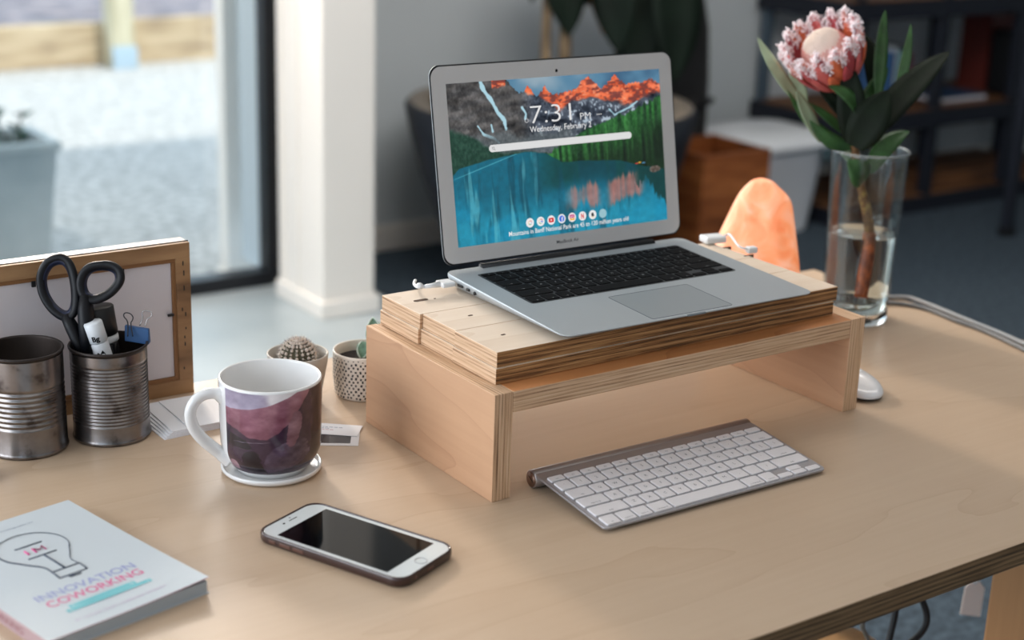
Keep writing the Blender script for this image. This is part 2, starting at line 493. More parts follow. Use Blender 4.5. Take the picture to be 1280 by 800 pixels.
# window wall: black frame, clear panes
wf = MB()
for x0, x1 in ((1.998, 2.058), (0.30, 0.36), (-1.30, -1.24), (-2.6, -2.54)):
    wf.box((x0, 4.09, FZ), (x1, 4.15, 2.0))
wf.box((-2.6, 4.085, FZ), (2.06, 4.155, FZ + .045)).box((-2.6, 4.09, 1.93), (2.06, 4.15, 2.0))
w1 = empty('window_1', (0, 0, 0)); struct(w1)
wf.build('window_frame', M['black_frame'], w1, bevel=.003)
for x0, x1 in ((.36, 1.998), (-1.24, .30), (-2.54, -1.30)):
    MB().box((x0, 4.115, FZ + .045), (x1, 4.121, 1.93)).build('window_pane', M['pane'], w1)
w2 = empty('window_2', (0, 0, 0)); struct(w2)  # unseen side glazing, put in to let light into the room
g = MB().box((-2.69, -2.6, FZ + .35), (-2.63, 4.26, FZ + .40)).box((-2.69, -2.6, 1.80), (-2.63, 4.26, 1.85))
for y in (-2.6, -.9, .8, 2.5, 4.2):
    g.box((-2.69, y, FZ + .35), (-2.63, y + .06, 1.85))
g.build('window_frame', M['black_frame'], w2, bevel=.003)

# ------------------------------------------------------------------ outside
GZ = -0.84
m_gravel = noise_mat('gravel', hexc(150, 146, 142), hexc(226, 222, 216), 26, rough=.95, detail=8, c3=hexc(190, 186, 182), bump=.6, lo=.3, hi=.7)
struct(MB().box((-8, 4.40, GZ - .1), (12, 8.9, GZ)).build('ground', m_gravel))
m_bark = noise_mat('bark_mulch', hexc(92, 80, 84), hexc(176, 158, 152), 5, rough=.95, c3=hexc(132, 126, 134), bump=.5, stretch=(1, 3, 1))
struct(MB().box((-8, 9.0, GZ), (14, 22, -.62)).build('ground', m_bark))
m_timber = noise_mat('sleeper_timber', hexc(164, 142, 116), hexc(214, 192, 160), 3, rough=.85, c3=hexc(194, 170, 138), stretch=(1, 1, 6))
rw = empty('timber_retaining_wall', (3.4, 8.95, GZ))
tag(rw, 'long pale timber sleeper retaining wall at the far edge of the gravel', 'wall')
a = (-4.6, 2.2, 9.0)
xs = [-4.5, 0.1, 2.55, 3.38 + .1, 7.2]
for i in range(4):
    MB().box((xs[i] - 3.4 + .004, -.05, 0), (xs[i + 1] - 3.4 - .004, .05, .225 + .012 * i)).build('sleeper', m_timber, rw, bevel=.008)
ps = MB().box((3.375 - .07, 8.76, GZ), (3.375 + .07, 8.89, .35))
po = ps.build('timber_post', noise_mat('post_timber', hexc(190, 180, 150), hexc(222, 212, 184), 4, rough=.85, stretch=(6, 6, 1)), bevel=.01)
tag(po, 'squared pale timber post standing against the sleeper retaining wall', 'post')
mk = MB().box((3.375 - .075, 8.73, GZ), (3.375 + .075, 8.758, GZ + .11)).box((3.375 - .075, 8.74, GZ), (3.375 + .075, 8.758, GZ + .13)).build('post_bracket', mat('bracket', hexc(180, 200, 214), .5), bevel=.004)
mk.parent = po
ec = MB().box((2.055, 4.50, GZ), (2.20, 4.56, 2.0)).box((2.045, 4.49, GZ), (2.21, 4.57, GZ + .03))
oc = ec.build('veranda_column', mat('column_paint', hexc(252, 244, 236), .6), bevel=.004)
tag(oc, 'white square column outside the glass, close to the black window frame', 'column')
# tapered planter outside at the left
pl = empty('tapered_planter', (1.52, 5.08, GZ)); tag(pl, 'tall grey tapered planter box outside the window at the far left', 'planter')
m_pl = noise_mat('planter_grey', hexc(160, 172, 178), hexc(196, 204, 208), 3, rough=.7)
b = MB(); t = .155; q = .108; hh = .385
vs = []
for r_, z_ in ((q, 0), (t - .012, hh), (t - .012, hh), (t, hh), (t, hh + .03), (t - .035, hh + .03), (t - .04, hh - .06)):
    for sx_, sy_ in ((-1, -1), (1, -1), (1, 1), (-1, 1)):
        vs.append((sx_ * r_, sy_ * r_, z_))
fs = [(3, 2, 1, 0)]
for k in range(6):
    for j in range(4):
        w = (j + 1) % 4; fs.append((k * 4 + j, k * 4 + w, k * 4 + 4 + w, k * 4 + 4 + j))
fs.append((24, 25, 26, 27))
mi = [0] + [0] * 24 + [1]
b.add(vs, fs, 0); b.m[-1] = 1
b.build('planter_body', [m_pl, mat('dark_soil', hexc(40, 34, 30), .9, bump=.5)], pl, bevel=.004)


def leaf_mb(mb, base, tip, width, nrm, bend=0.0, seg=10, mi=0, cup=.15, base_w=.25, tipsharp=1.0, ctrl=None):
    """a pointed leaf with a midrib fold; base, tip in space, nrm = facing direction, bend = bulge along nrm"""
    base = Vector(base); tip = Vector(tip); ax = (tip - base)
    nrm = Vector(nrm); nrm = (nrm - ax * (nrm.dot(ax) / ax.length_squared)).normalized()
    side = ax.normalized().cross(nrm)
    vs = []; fs = []
    for i in range(seg + 1):
        t = i / seg
        if ctrl is not None:
            p = base * (1 - t) ** 2 + Vector(ctrl) * 2 * t * (1 - t) + tip * t * t
        else:
            p = base + ax * t
        p = p + nrm * (bend * math.sin(math.pi * t))
        w = width * .5 * (math.sin(math.pi * min(1, (t * .92 + .08)) ** .85) ** .75 if t < 1 else 0)
        w = max(w, width * .5 * base_w * (1 - t) ** 3)
        for u in (-1, -.5, 0, .5, 1):
            vs.append(p + side * (w * u) + nrm * (abs(u) * w * cup))
    for i in range(seg):
        for j in range(4):
            fs.append((i * 5 + j, i * 5 + j + 1, i * 5 + 6 + j, i * 5 + 5 + j))
    # thickness: second skin
    off = nrm * (-max(width * .02, .0003))
    n0 = len(vs)
    vs2 = [v + off for v in vs]
    fs2 = [tuple(n0 + i for i in reversed(f)) for f in fs]
    edge = []
    for i in range(seg):
        edge.append((i * 5, i * 5 + 5, n0 + i * 5 + 5, n0 + i * 5)); edge.append((i * 5 + 9, i * 5 + 4, n0 + i * 5 + 4, n0 + i * 5 + 9))
    mb.add(vs + vs2, fs + fs2 + edge, mi, True)


m_leaf_out = mat('shrub_leaf', hexc(58, 96, 82), .6, var=.3, vscale=30)
sh = empty('small_shrub', (1.52, 5.08, GZ + .32)); tag(sh, 'small leafy shrub growing in the grey planter outside', 'shrub')
b = MB(); st = MB(); rg = random.Random(3)
for i in range(9):
    a_ = rg.uniform(0, 6.28); ln_ = rg.uniform(.10, .22)
    p0 = Vector((rg.uniform(-.06, .06), rg.uniform(-.06, .06), 0)); d = Vector((math.cos(a_) * .35 - .1, math.sin(a_) * .35, 1)).normalized()
    st.tube([p0, p0 + d * ln_ * .5, p0 + d * ln_], .003, 5)
    for k in range(14):
        c = p0 + d * ln_ * rg.uniform(.15, 1); b2 = rg.uniform(0, 6.28)
        tip = c + Vector((math.cos(b2), math.sin(b2), rg.uniform(.1, .8))) * rg.uniform(.025, .05)
        leaf_mb(b, c, tip, rg.uniform(.014, .024), Vector((rg.uniform(-1, 1), rg.uniform(-1, 1), 1)), seg=4)
b.build('foliage', m_leaf_out, sh); st.build('stem', mat('shrub_stem', hexc(80, 66, 52), .8), sh)

# ------------------------------------------------------------------ inside, far side of the room
# big dark pot with a large leafed plant
POT = Vector((PY(686, 200, 3.70).x, 3.70, FZ + .006))
m_pot = mat('pot_dark', hexc(34, 38, 46), .5, var=.1, vscale=6)
pp = empty('large_plant_pot', POT); tag(pp, 'large dark grey tapered plant pot on the floor behind the laptop', 'pot')
R1 = .427
prof = [(0, 0), (.215, 0), (.245, .01), (.325, .18), (.385, .34), (R1 - .01, .46), (R1 + .008, .545), (R1 - .005, .56), (R1 - .05, .56), (R1 - .06, .545), (R1 - .07, .44), (0, .44)]
MB().lathe(prof, 64, mis=[0] * 7 + [1, 1, 1, 2]).build('pot_body', [m_pot, mat('pot_rim', hexc(126, 116, 104), .5), mat('pot_soil', hexc(34, 30, 28), .95, bump=.6, bscale=60)], pp, weld=True)
fg = empty('rubber_plant', POT + Vector((0, 0, .46))); tag(fg, 'tall houseplant with big drooping dark green leaves behind the laptop', 'plant')
m_big = mat('big_leaf', hexc(12, 24, 16), .7, spec=.2, var=.35, vscale=9)
m_trunk = noise_mat('trunk', hexc(74, 60, 44), hexc(132, 112, 86), 8, rough=.9, stretch=(3, 3, .6), bump=.4)
pb = POT + Vector((0, 0, .46))
for k, (x, rr) in enumerate(((682, .018), (706, .022))):
    base = Vector((POT.x - .02 + .08 * k, 3.72, pb.z)); top = AT(x + 4, -60, base)
    mid = AT(x, 70, base)
    MB().tube([base - pb, mid - pb, top - pb], [rr, rr * .9, rr * .8], 12).build('trunk', m_trunk, fg)
ref = Vector((2.95, 3.75, 0.0))
BL = [  # base px, tip px, width m, depth offset, facing
    ((690, -80), (712, 46), .155, -.05, .3), ((742, -20), (760, 42), .02, 0, 0),
    ((768, -70), (774, 68), .15, .0, -.3), ((806, -80), (800, 104), .19, .03, .1), ((838, -60), (842, 104), .17, -.02, .4), ((822, -90), (824, 96), .17, .10, .0), ((786, -90), (784, 90), .15, .12, .3),
    ((728, -90), (735, 8), .14, .05, -.2), ((860, -110), (848, 60), .14, .06, .2), ((668, -60), (664, 4), .06, .08, .4),
    ((790, -30), (772, 90), .10, .08, .4), ((830, 0), (836, 110), .12, .09, -.3)]
for i, (p0, p1, w_, dd, fa) in enumerate(BL):
    if i == 1:
        continue
    mb = MB(); A = AT(*p0, ref, dd) - pb; B = AT(*p1, ref, dd) - pb
    leaf_mb(mb, A, B, w_, -CF + CR * fa, bend=.02, seg=14, cup=.25)
    mb.build('leaf', m_big, fg)
    mb = MB()
for p0, p1 in (((735, -30), (757, 42)), ((757, 42), (770, 20))):
    MB().tube([AT(*p0, ref) - pb, AT((p0[0] + p1[0]) / 2 - 3, (p0[1] + p1[1]) / 2, ref, .01) - pb, AT(*p1, ref, .02) - pb], .011, 8).build('branch', mat('branch', hexc(150, 98, 52), .7), fg)

# tall black case beside the pot
bc = empty('instrument_case', (PY(838, 200, 4.06).x, 4.06, FZ + .006)); tag(bc, 'tall black rounded case standing between plant pot and wooden crate', 'case')
m_blk = mat('black_fabric', hexc(13, 13, 16), .85, sheen=.2)
bb = MB(); pr = rrect(-.098, -.09, .098, .09, .045)
secs = [(0.0, .82), (.10, .9), (.30, 1.02), (.52, 1.0), (.70, .90), (.80, .72), (.86, .42), (.875, .05)]
vs = [(x * s, y * s, z) for z, s in secs for x, y in pr]; n = len(pr)
fs = [(k * n + j, k * n + (j + 1) % n, k * n + n + (j + 1) % n, k * n + n + j) for k in range(len(secs) - 1) for j in range(n)]
fs.append(tuple(range(n - 1, -1, -1))); fs.append(tuple((len(secs) - 1) * n + j for j in range(n)))
bb.add(vs, fs, 0, True)
bb.build('case_body', m_blk, bc)
MB().tube([(-.05, -.11, .45), (-.05, -.14, .47), (.05, -.14, .47), (.05, -.11, .45)], .009, 8).build('carry_handle', M['black'], bc)

# open wooden crate
CRX0, CRX1, CRY0 = 3.275, 3.565, 3.60
m_crate = noise_mat('crate_wood', hexc(104, 56, 26), hexc(172, 104, 56), 4, rough=.5, c3=hexc(142, 80, 40), stretch=(1, 1, 5))
cr = empty('wooden_crate', ((CRX0 + CRX1) / 2, CRY0 + .14, FZ + .006)); tag(cr, 'open top brown wooden crate on the floor left of the white bin', 'crate')
w2_, d2, h2, tt = (CRX1 - CRX0) / 2, .14, .362, .018
for nm, a, b in (('front_panel', (-w2_, -d2, 0), (w2_, -d2 + tt, h2)), ('back_panel', (-w2_, d2 - tt, 0), (w2_, d2, h2)),
                 ('side_panel', (-w2_, -d2 + tt, 0), (-w2_ + tt, d2 - tt, h2)), ('side_panel', (w2_ - tt, -d2 + tt, 0), (w2_, d2 - tt, h2)), ('bottom_panel', (-w2_ + tt, -d2 + tt, .01), (w2_ - tt, d2 - tt, .025))):
    MB().box(a, b).build(nm, m_crate, cr, bevel=.003)

# white bin with lid
bn = empty('plastic_bin', (3.835, 3.93, FZ + .006)); tag(bn, 'white lidded plastic bin on the floor behind the salt lamp', 'bin')
m_bin = mat('bin_white', hexc(222, 226, 232), .45)
def rsec(w, d, z, r=.08): return [(x, y, z) for x, y in rrect(-w, -d, w, d, r, 5)]
def loft(mb, secs, mi=0, capb=True, capt=True, smooth=True, M_=None):
    n = len(secs[0]); vs = [p for s_ in secs for p in s_]
    fs = [(k * n + j, k * n + (j + 1) % n, k * n + n + (j + 1) % n, k * n + n + j) for k in range(len(secs) - 1) for j in range(n)]
    mb.add(vs, fs, mi, smooth, M_)
    if capb: mb.add(secs[0], [tuple(range(n - 1, -1, -1))], mi, False, M_)
    if capt: mb.add(secs[-1], [tuple(range(n))], mi, False, M_)
b = MB(); loft(b, [rsec(.165, .14, 0), rsec(.195, .165, .27), rsec(.20, .168, .275), rsec(.20, .168, .30)])
b.build('bin_body', m_bin, bn)
b = MB(); loft(b, [rsec(.210, .185, .301), rsec(.213, .19, .305), rsec(.213, .19, .325), rsec(.205, .178, .335), rsec(.20, .165, .345), rsec(.12, .09, .358)])
b.build('bin_lid', mat('lid_white', hexc(236, 240, 244), .35), bn)
MB().box((.12, -.2, .26), (.165, -.182, .305)).build('lid_latch', mat('latch', hexc(70, 90, 96), .5), bn, bevel=.003)

# dark shelving unit
m_steel = mat('dark_steel', hexc(30, 34, 44), .5, metal=.2)
m_steel2 = mat('blue_grey_steel', hexc(84, 100, 114), .45, metal=.3)
m_sw = noise_mat('shelf_wood', hexc(78, 50, 30), hexc(134, 92, 58), 3, rough=.6, stretch=(1, 6, 1))
sh = empty('shelving_unit', (4.12, 3.79, FZ + .006)); tag(sh, 'long dark steel shelving unit with wooden shelves against the right wall', 'shelf')
SH = Vector((4.12, 3.79, FZ + .006))
for x in (0, .44, .89, 1.37):
    for y in (0, .40):
        if x == 0 and y == .4:
            continue
        MB().box((x, y, 0), (x + (.045 if x else .03), y + .035, 1.25)).build('post', m_steel, sh, bevel=.002)
MB().box((-.045, .40, 0), (-.01, .435, 1.25)).build('post', m_steel2, sh, bevel=.002)
for z in (.06, .385, .79):
    r_ = MB().box((-.045, -.012, z - .065), (1.5, 0, z)).box((-.045, .435, z - .05), (1.5, .447, z)).box((-.057, -.012, z - .065), (-.045, .447, z)).box((1.5, -.012, z - .05), (1.512, .447, z))
    r_.build('shelf_rail', m_steel, sh)
    MB().box((-.045, 0, z - .012), (1.5, .435, z + .004)).build('shelf_board', m_sw, sh)
MB().box((.62, .1, .064), (1.2, .38, .10)).build('lower_tray', m_sw, sh)
# second unit at the picture's right edge
s2 = empty('shelving_unit', (4.53, 2.95, FZ + .006)); tag(s2, 'dark steel rack at the right edge, one upright foot in view', 'shelf')
for x in (0, .7):
    for y in (0, .42):
        MB().box((x, y, 0), (x + .035, y + .035, 1.2)).build('post', m_steel, s2, bevel=.002)
for z in (.9, 1.18):
    MB().box((0, 0, z), (.735, .455, z + .02)).build('shelf_board', m_steel, s2)
MB().box((-.006, .414, 0), (.041, .461, .03)).build('foot_cap', M['black'], s2, bevel=.003)


def book(name, x, y, z, w, d, h, mc, label, lean=0, lying=False, group=None, pages=True):
    r = empty(name, (x, y, z), 0); tag(r, label, 'book', group)
    r.rotation_euler = (0, lean, 0)
    if lying:
        MB().box((0, 0, 0), (w, d, .002)).box((0, 0, h - .002), (w, d, h)).box((0, d - .002, 0), (w, d, h)).build('cover', mc, r)
        MB().box((.003, .003, .002), (w - .003, d - .003, h - .002)).build('pages', M['paper'], r)
    else:
        MB().box((0, 0, 0), (.002, d, h)).box((w - .002, 0, 0), (w, d, h)).box((0, 0, 0), (w, .002, h)).build('cover', mc, r)
        MB().box((.002, .002, .002), (w - .002, d - .003, h - .003)).build('pages', M['paper'], r)
    return r


ZS = FZ + .006 + .389
bk = [((.30), .022, .20, (60, 100, 150), 'blue spined book on the shelf behind the flower, leftmost of its row'),
      ((.323), .016, .215, (196, 206, 212), 'pale grey book standing on the shelf right of the blue one'),
      ((.341), .024, .20, (96, 168, 174), 'light teal book standing on the shelf behind the flower leaves'),
      ((.368), .020, .22, (20, 24, 32), 'near black book standing on the shelf among coloured spines'),
      ((.391), .024, .19, (112, 42, 74), 'plum coloured book, rightmost of the row behind the leaves')]
for x, w_, h_, c_, lb in bk:
    book('book', SH.x + x, SH.y + .10, ZS, w_, .15, h_, mat('cover', hexc(*c_), .5), lb)
book('book', SH.x + .56, SH.y + .06, ZS, .26, .20, .018, mat('cover', hexc(36, 70, 110), .45), 'dark blue book lying flat on the wooden shelf at right', lying=True)
book('book', SH.x + 1.10, SH.y + .04, ZS, .045, .17, .235, mat('cover', hexc(190, 72, 42), .5), 'orange red book standing at the shelf right end')
bx = MB().prism(rrect(SH.x + .93, SH.y + .03, SH.x + 1.09, SH.y + .165, .02), ZS, ZS + .25).build('storage_box', M['black'], bevel=.015)
tag(bx, 'black rounded box on the shelf beside the orange red book', 'box')
book('book', SH.x + .96, SH.y + .19, ZS, .13, .14, .30, mat('cover', hexc(92, 36, 30), .5), 'dark red binder standing behind the black box on the shelf')

# ================================================================== THE DESK
DX0, DX1, DY0, DY1, DT = -.15, 1.649, .791, 1.557, .024
dk_ = empty('desk', (.75, 1.17, FZ)); tag(dk_, 'long birch plywood desk with a striped laminated edge', 'desk')
DL = Vector((.75, 1.17, FZ))


def wbox(a, b, base, **k):
    return MB().box(Vector(a) - base, Vector(b) - base, **k)


wbox((DX0, DY0, -DT), (DX1, DY1, 0), DL, mis=[1, 0, 1, 1, 1, 1]).build('desktop', [M['desk'], M['edge_desk']], dk_, bevel=.0012)
m_legw = ply_face('leg_wood', hexc(206, 150, 100), hexc(160, 104, 62), 2, rough=.55)
LX = PY(1239, 720, 1.02).x + .05
for x, y in ((LX, .98), (0.0, .98), (LX, 1.42), (0.0, 1.42)):
    wbox((x - .05, y - .04, FZ), (x + .07, y + .04, -DT), DL).build('leg', m_legw, dk_, bevel=.004)

# things under the desk, near its front right
U = Vector((PZ(1118, 790, -.5).x, PZ(1118, 790, -.5).y, -.4))
for pts, r_, lb in (([(1124, 735), (1121, 752), (1118.5, 770), (1114, 790), (1108, 815), (1100, 850)], .0042, 'black power cable hanging straight down under the desk front'),
                    ([(1143, 728), (1149, 742), (1154, 753), (1158, 765), (1158.5, 776), (1155, 786), (1147, 796), (1134, 806), (1116, 818)], .0042, 'black power cable bulging in a loop under the desk front')):
    P_ = [AT(px, py, (1.35, 1.25, -.25)) for px, py in pts]
    P_ = [p_ for p_ in P_ if p_.z < -DT - .005] or P_
    sm = []
    for i in range(len(P_) - 1):
        p0 = P_[max(i - 1, 0)]; p1 = P_[i]; p2 = P_[i + 1]; p3 = P_[min(i + 2, len(P_) - 1)]
        for k in range(6):
            t = k / 6
            sm.append(.5 * ((2 * p1) + (p2 - p0) * t + (2 * p0 - 5 * p1 + 4 * p2 - p3) * t * t + (3 * p1 - p0 - 3 * p2 + p3) * t ** 3))
    sm.append(P_[-1])
    sm.append(Vector((sm[-1].x - .03, sm[-1].y - .03, FZ + .004)))
    o = MB().tube(sm, r_, 8).build('power_cable', M['black']); tag(o, lb, 'cable')
P_ = [AT(px, py, (1.3, 1.22, -.25)) for px, py in ((1066, 770), (1078, 785), (1092, 812))]; P_[0].z = -DT
P_.append(Vector((P_[-1].x, P_[-1].y, FZ + .003)))
o = MB().tube(P_, .003, 8).build('power_cable', mat('grey_cable', hexc(120, 112, 100), .5)); tag(o, 'thin grey cable hanging left of the two black cables', 'cable')
tg = empty('paper_tag', AT(1219, 726, (1.5, 1.3, -.2))); tag(tg, 'small white hanging tag under the desk beside the wooden leg', 'tag')
t0 = tg.location.copy(); t0.z = -DT
L_ = -DT - tg.location.z
A_ = Matrix.Rotation(math.radians(-35), 4, 'Z')
MB().prism([(-.014, -.05), (.013, -.053), (.014, -.01), (.006, 0), (-.006, 0), (-.012, -.01)], -.001, .001, M=A_ @ Matrix.Rotation(math.radians(90), 4, 'X')).build('tag_card', mat('tag_card', hexc(250, 236, 228), .7), tg)
MB().tube([(0, 0, -.003), (0, 0, L_)], .0012, 6).ball((0, 0, 0), .005).build('tag_string', M['white_plastic'], tg)
st = empty('wooden_stool', (PZ(1026, 813, -.40).x, PZ(1026, 813, -.40).y, FZ)); tag(st, 'wooden stool top just peeking out below the desk edge', 'stool')
zs_ = -.40 - FZ
MB().lathe([(0, zs_ - .03), (.085, zs_ - .03), (.09, zs_ - .025), (.09, zs_ - .005), (.085, zs_), (0, zs_)], 40).build('seat', ply_face('stool_wood', hexc(214, 170, 120), hexc(150, 100, 60), 0), st)
for a in range(4):
    x, y = math.cos(a * 1.57 + .7) * .06, math.sin(a * 1.57 + .7) * .06
    MB().tube([(x * 1.5, y * 1.5, 0), (x, y, zs_ - .03)], .012, 8).build('leg', m_legw, st)

# ================================================================== THE RISER
SX, SY, SW, SD, SHT, ST = .7742, 1.1146, .4955, .241, .1088, .0217
rb = Vector((SX + SW / 2, SY + SD / 2, 0))
rs = empty('laptop_riser', rb); tag(rs, 'plywood laptop riser with two thick side panels and a crossboard', 'stand')
h = ST * .56
lp = MB().box(Vector((SX, SY, 0)) - rb, Vector((SX + h, SY + SD, SHT)) - rb, mis=[1, 1, 1, 0, 1, 0])
lp.box(Vector((SX + h + .0005, SY + .0008, 0)) - rb, Vector((SX + ST, SY + SD - .001, SHT - .0004)) - rb, mis=[1, 1, 1, 0, 1, 0])
lp.build('side_panel', [M['panel'], M['edge_x']], rs, bevel=.0006)
MB().box(Vector((SX + SW - ST, SY, 0)) - rb, Vector((SX + SW, SY + SD, SHT)) - rb, mis=[1, 1, 1, 0, 1, 0]).build('side_panel', [M['panel'], M['edge_x']], rs, bevel=.0006)
MB().box(Vector((SX + ST + .0004, SY + .0005, SHT - .0215)) - rb, Vector((SX + SW - ST - .0004, SY + SD, SHT - .0003)) - rb, mis=[0, 2, 1, 1, 1, 1]).build('crossboard', [M['birch'], M['edge_z'], M['orange_ply']], rs, bevel=.0006)

ZT = .1408; BT = (ZT - SHT) / 2
m_hole = mat('hole_dark', hexc(70, 46, 28), .8)
strips = [('rear', 1.276, 1.352), ('middle', 1.214, 1.2755), ('front', 1.1395, 1.2135)]
for li, z0 in enumerate((SHT + .0002, SHT + BT)):
    for si, (nm, y0, y1) in enumerate(strips):
        lay = 'upper' if li else 'lower'
        x0 = (.7925 if li else .7905) + (.0016 if si == 1 else 0) + (-.0015 if si == 0 else 0); x1 = (1.2475 if li else 1.2415)
        if nm == 'front' and not li:
            y0 = 1.1375
        c = Vector(((x0 + x1) / 2, (y0 + y1) / 2, z0))
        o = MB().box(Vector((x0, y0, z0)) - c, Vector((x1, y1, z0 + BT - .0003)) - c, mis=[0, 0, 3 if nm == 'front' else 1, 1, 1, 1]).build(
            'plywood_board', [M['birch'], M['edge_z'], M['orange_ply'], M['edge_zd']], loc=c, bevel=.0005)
        lb = {('upper', 'rear'): 'top layer plywood strip farthest back, with a long slot and white cable ends',
              ('upper', 'middle'): 'top layer plywood strip in the middle under the laptop',
              ('upper', 'front'): 'top layer plywood strip at the front, just under the laptop edge',
              ('lower', 'rear'): 'bottom layer plywood strip farthest back on the riser',
              ('lower', 'middle'): 'bottom layer plywood strip in the middle of the stack',
              ('lower', 'front'): 'bottom layer plywood strip at the front, poking out beneath the top one'}[(lay, nm)]
        tag(o, lb, 'board', 'plywood strips stacked on the riser')
        if li:
            hs = {'rear': [((526, 375), .0085, .0028), ((543.5, 373), .0012, .0012), ((909, 309), .006, .0022)], 'middle': [((588, 394), .0028, .0013), ((936, 319), .0075, .0016)], 'front': [((629, 418), .0026, .0013)]}[nm]
            for (px, py), hw, hd in hs:
                p = PZ(px, py, ZT) - c
                MB().prism(rrect(-hw, -hd, hw, hd, min(hw, hd) * .98, 4), -.004, -.0001 + .0004, M=Matrix.Translation(Vector((p.x, p.y, BT - .0003)))).build('slot', m_hole, o)

# ================================================================== THE LAPTOP
LR = Matrix.Translation((1.0253, 1.2315, .1446)) @ Matrix.Rotation(-.029, 4, 'Z') @ Matrix.Rotation(-.020, 4, 'X')
lt = empty('laptop', LR.translation, rot=LR.to_euler()); tag(lt, 'open silver laptop showing a mountain lake wallpaper, on the plywood stack', 'laptop')


def hz(y):
    return .003 + (y + .1135) / .227 * .011


# body: wedge with curved underside
out = rrect(-.1625, -.1135, .1625, .1135, .011, 8)
n = len(out); mb = MB()
secs = []
def under(x, y, k):
    t = hz(y)
    return t - (t + .0008 + .0022 * (y + .1135) / .227) * k
for s_, k in ((.90, 1.0), (.97, .80), (.993, .45), (1.0, .18), (1.0, .06), (.9975, 0)):
    secs.append([(x - math.copysign(min(abs(x), (1 - s_) * .16), x), y - math.copysign(min(abs(y), (1 - s_) * .16), y), under(x, y, k)) for x, y in out])
loft(mb, secs)
m_alu_top = M['alu']
base = mb.build('base', [m_alu_top], lt)
# keyboard well and keys
KB = (-.1365, -.0175, .1365, .0895)   # x0,y0,x1,y1
sl = math.atan(.011 / .227)
KM = Matrix.Translation((0, 0, hz(0))) @ Matrix.Rotation(sl, 4, 'X')
MB().prism(rrect(KB[0], KB[1], KB[2], KB[3], .004), -.001, .00012, M=KM).build('keyboard_well', mat('well', hexc(40, 44, 48), .5), lt)
rows = [  # (height, [widths]) from back to front, in key units
    (.55, [1.04] + [1] * 13 + [1.0 - .04]), (1, [1] * 13 + [1.5]), (1, [1.5] + [1] * 13), (1, [1.75] + [1] * 11 + [1.75]), (1, [2.25] + [1] * 10 + [2.25]),
    (1.0, [1, 1, 1, 1.25, 5, 1.25, 1, 'A'])]
leg_rows = [['esc'] + ['F%d' % i for i in range(1, 13)] + [''], list('`1234567890-=') + ['del'], ['tab'] + list('QWERTYUIOP[]\\'), ['caps'] + list("ASDFGHJKL;'") + ['ret'], ['shift'] + list('ZXCVBNM,./') + ['shift'], ['fn', 'ctrl', 'opt', 'cmd', '', 'cmd', 'opt']]
W_ = KB[2] - KB[0] - .003; H_ = KB[3] - KB[1] - .003; uy = H_ / 5.55; gap = .0030


def key(parent, x0, y0, x1, y1, z0, z1, mt, ml, txt, M_, ts, r=.0016):
    mb = MB()
    po = rrect(x0, y0, x1, y1, r, 4); n = len(po)
    cx, cy = (x0 + x1) / 2, (y0 + y1) / 2
    ins = [((x - math.copysign(.0004, x - cx)), (y - math.copysign(.0004, y - cy))) for x, y in po]
    vs = [(x, y, z0) for x, y in po] + [(x, y, z1 - .0003) for x, y in po] + [(x, y, z1) for x, y in ins]
    fs = [(j, (j + 1) % n, n + (j + 1) % n, n + j) for j in range(n)] + [(n + j, n + (j + 1) % n, 2 * n + (j + 1) % n, 2 * n + j) for j in range(n)] + [tuple(2 * n + j for j in range(n))]
    mb.add(vs, fs, 0, False, M_)
    if txt:
        small = len(txt) > 1
        g, f = text_geo(txt, ts * (.62 if small else 1), res=1)
        oy = y0 + .0022 if small else cy - ts * .34
        mb.add([(v[0] + cx, v[1] + oy, z1 + .00006) for v in g], f, 1, False, M_)
    return mb.build('key', [mt, ml], parent)


y = KB[3] - .0015
for ri, (rh, ws) in enumerate(rows):
    hh = uy * rh; x = KB[0] + .0015
    tot = sum(w for w in ws if w != 'A') + (3.0 if ws[-1] == 'A' else 0); ux = W_ / tot
    for ki, w in enumerate(ws):
        if w == 'A':
            aw = ux
            for q, (ax, ay0, ay1) in enumerate(((0, 0, .5), (1, 0, .5), (1, .5, 1), (2, 0, .5))):
                key(lt, x + ax * aw + gap / 2 * (1 if ax else .8), y - hh * (1 - ay0) + gap / 2 * (1 if ay0 == 0 else .2), x + (ax + 1) * aw - gap / 2, y - hh * (1 - ay1) - gap / 2 * (1 if ay1 == 1 else .2), .0001, .0011, M['key_black'], M['legend_pale'], '', KM, .003)
            continue
        ww = w * ux
        tx = leg_rows[ri][ki] if ki < len(leg_rows[ri]) else ''
        key(lt, x + gap / 2, y - hh + gap / 2, x + ww - gap / 2, y - gap / 2, .0001, .0011, M['key_black'], M['legend_pale'], tx, KM, .0038)
        x += ww
    y -= hh
# trackpad
tp = MB().prism(rrect(-.0525, -.1085, .0525, -.0325, .003), -.0005, .00006, M=KM, side=1).build('trackpad', [mat('trackpad', hexc(158, 164, 168), .40, metal=.35), mat('trackpad_gap', hexc(60, 66, 72), .5)], lt)
ol = MB(); pr = rrect(-.0525, -.1085, .0525, -.0325, .003)
ol.tube([KM @ Vector((x, y_, 0)) for x, y_ in pr], .00028, 5, closed=True)
ol.build('trackpad_groove', mat('groove', hexc(70, 78, 86), .6), tp)
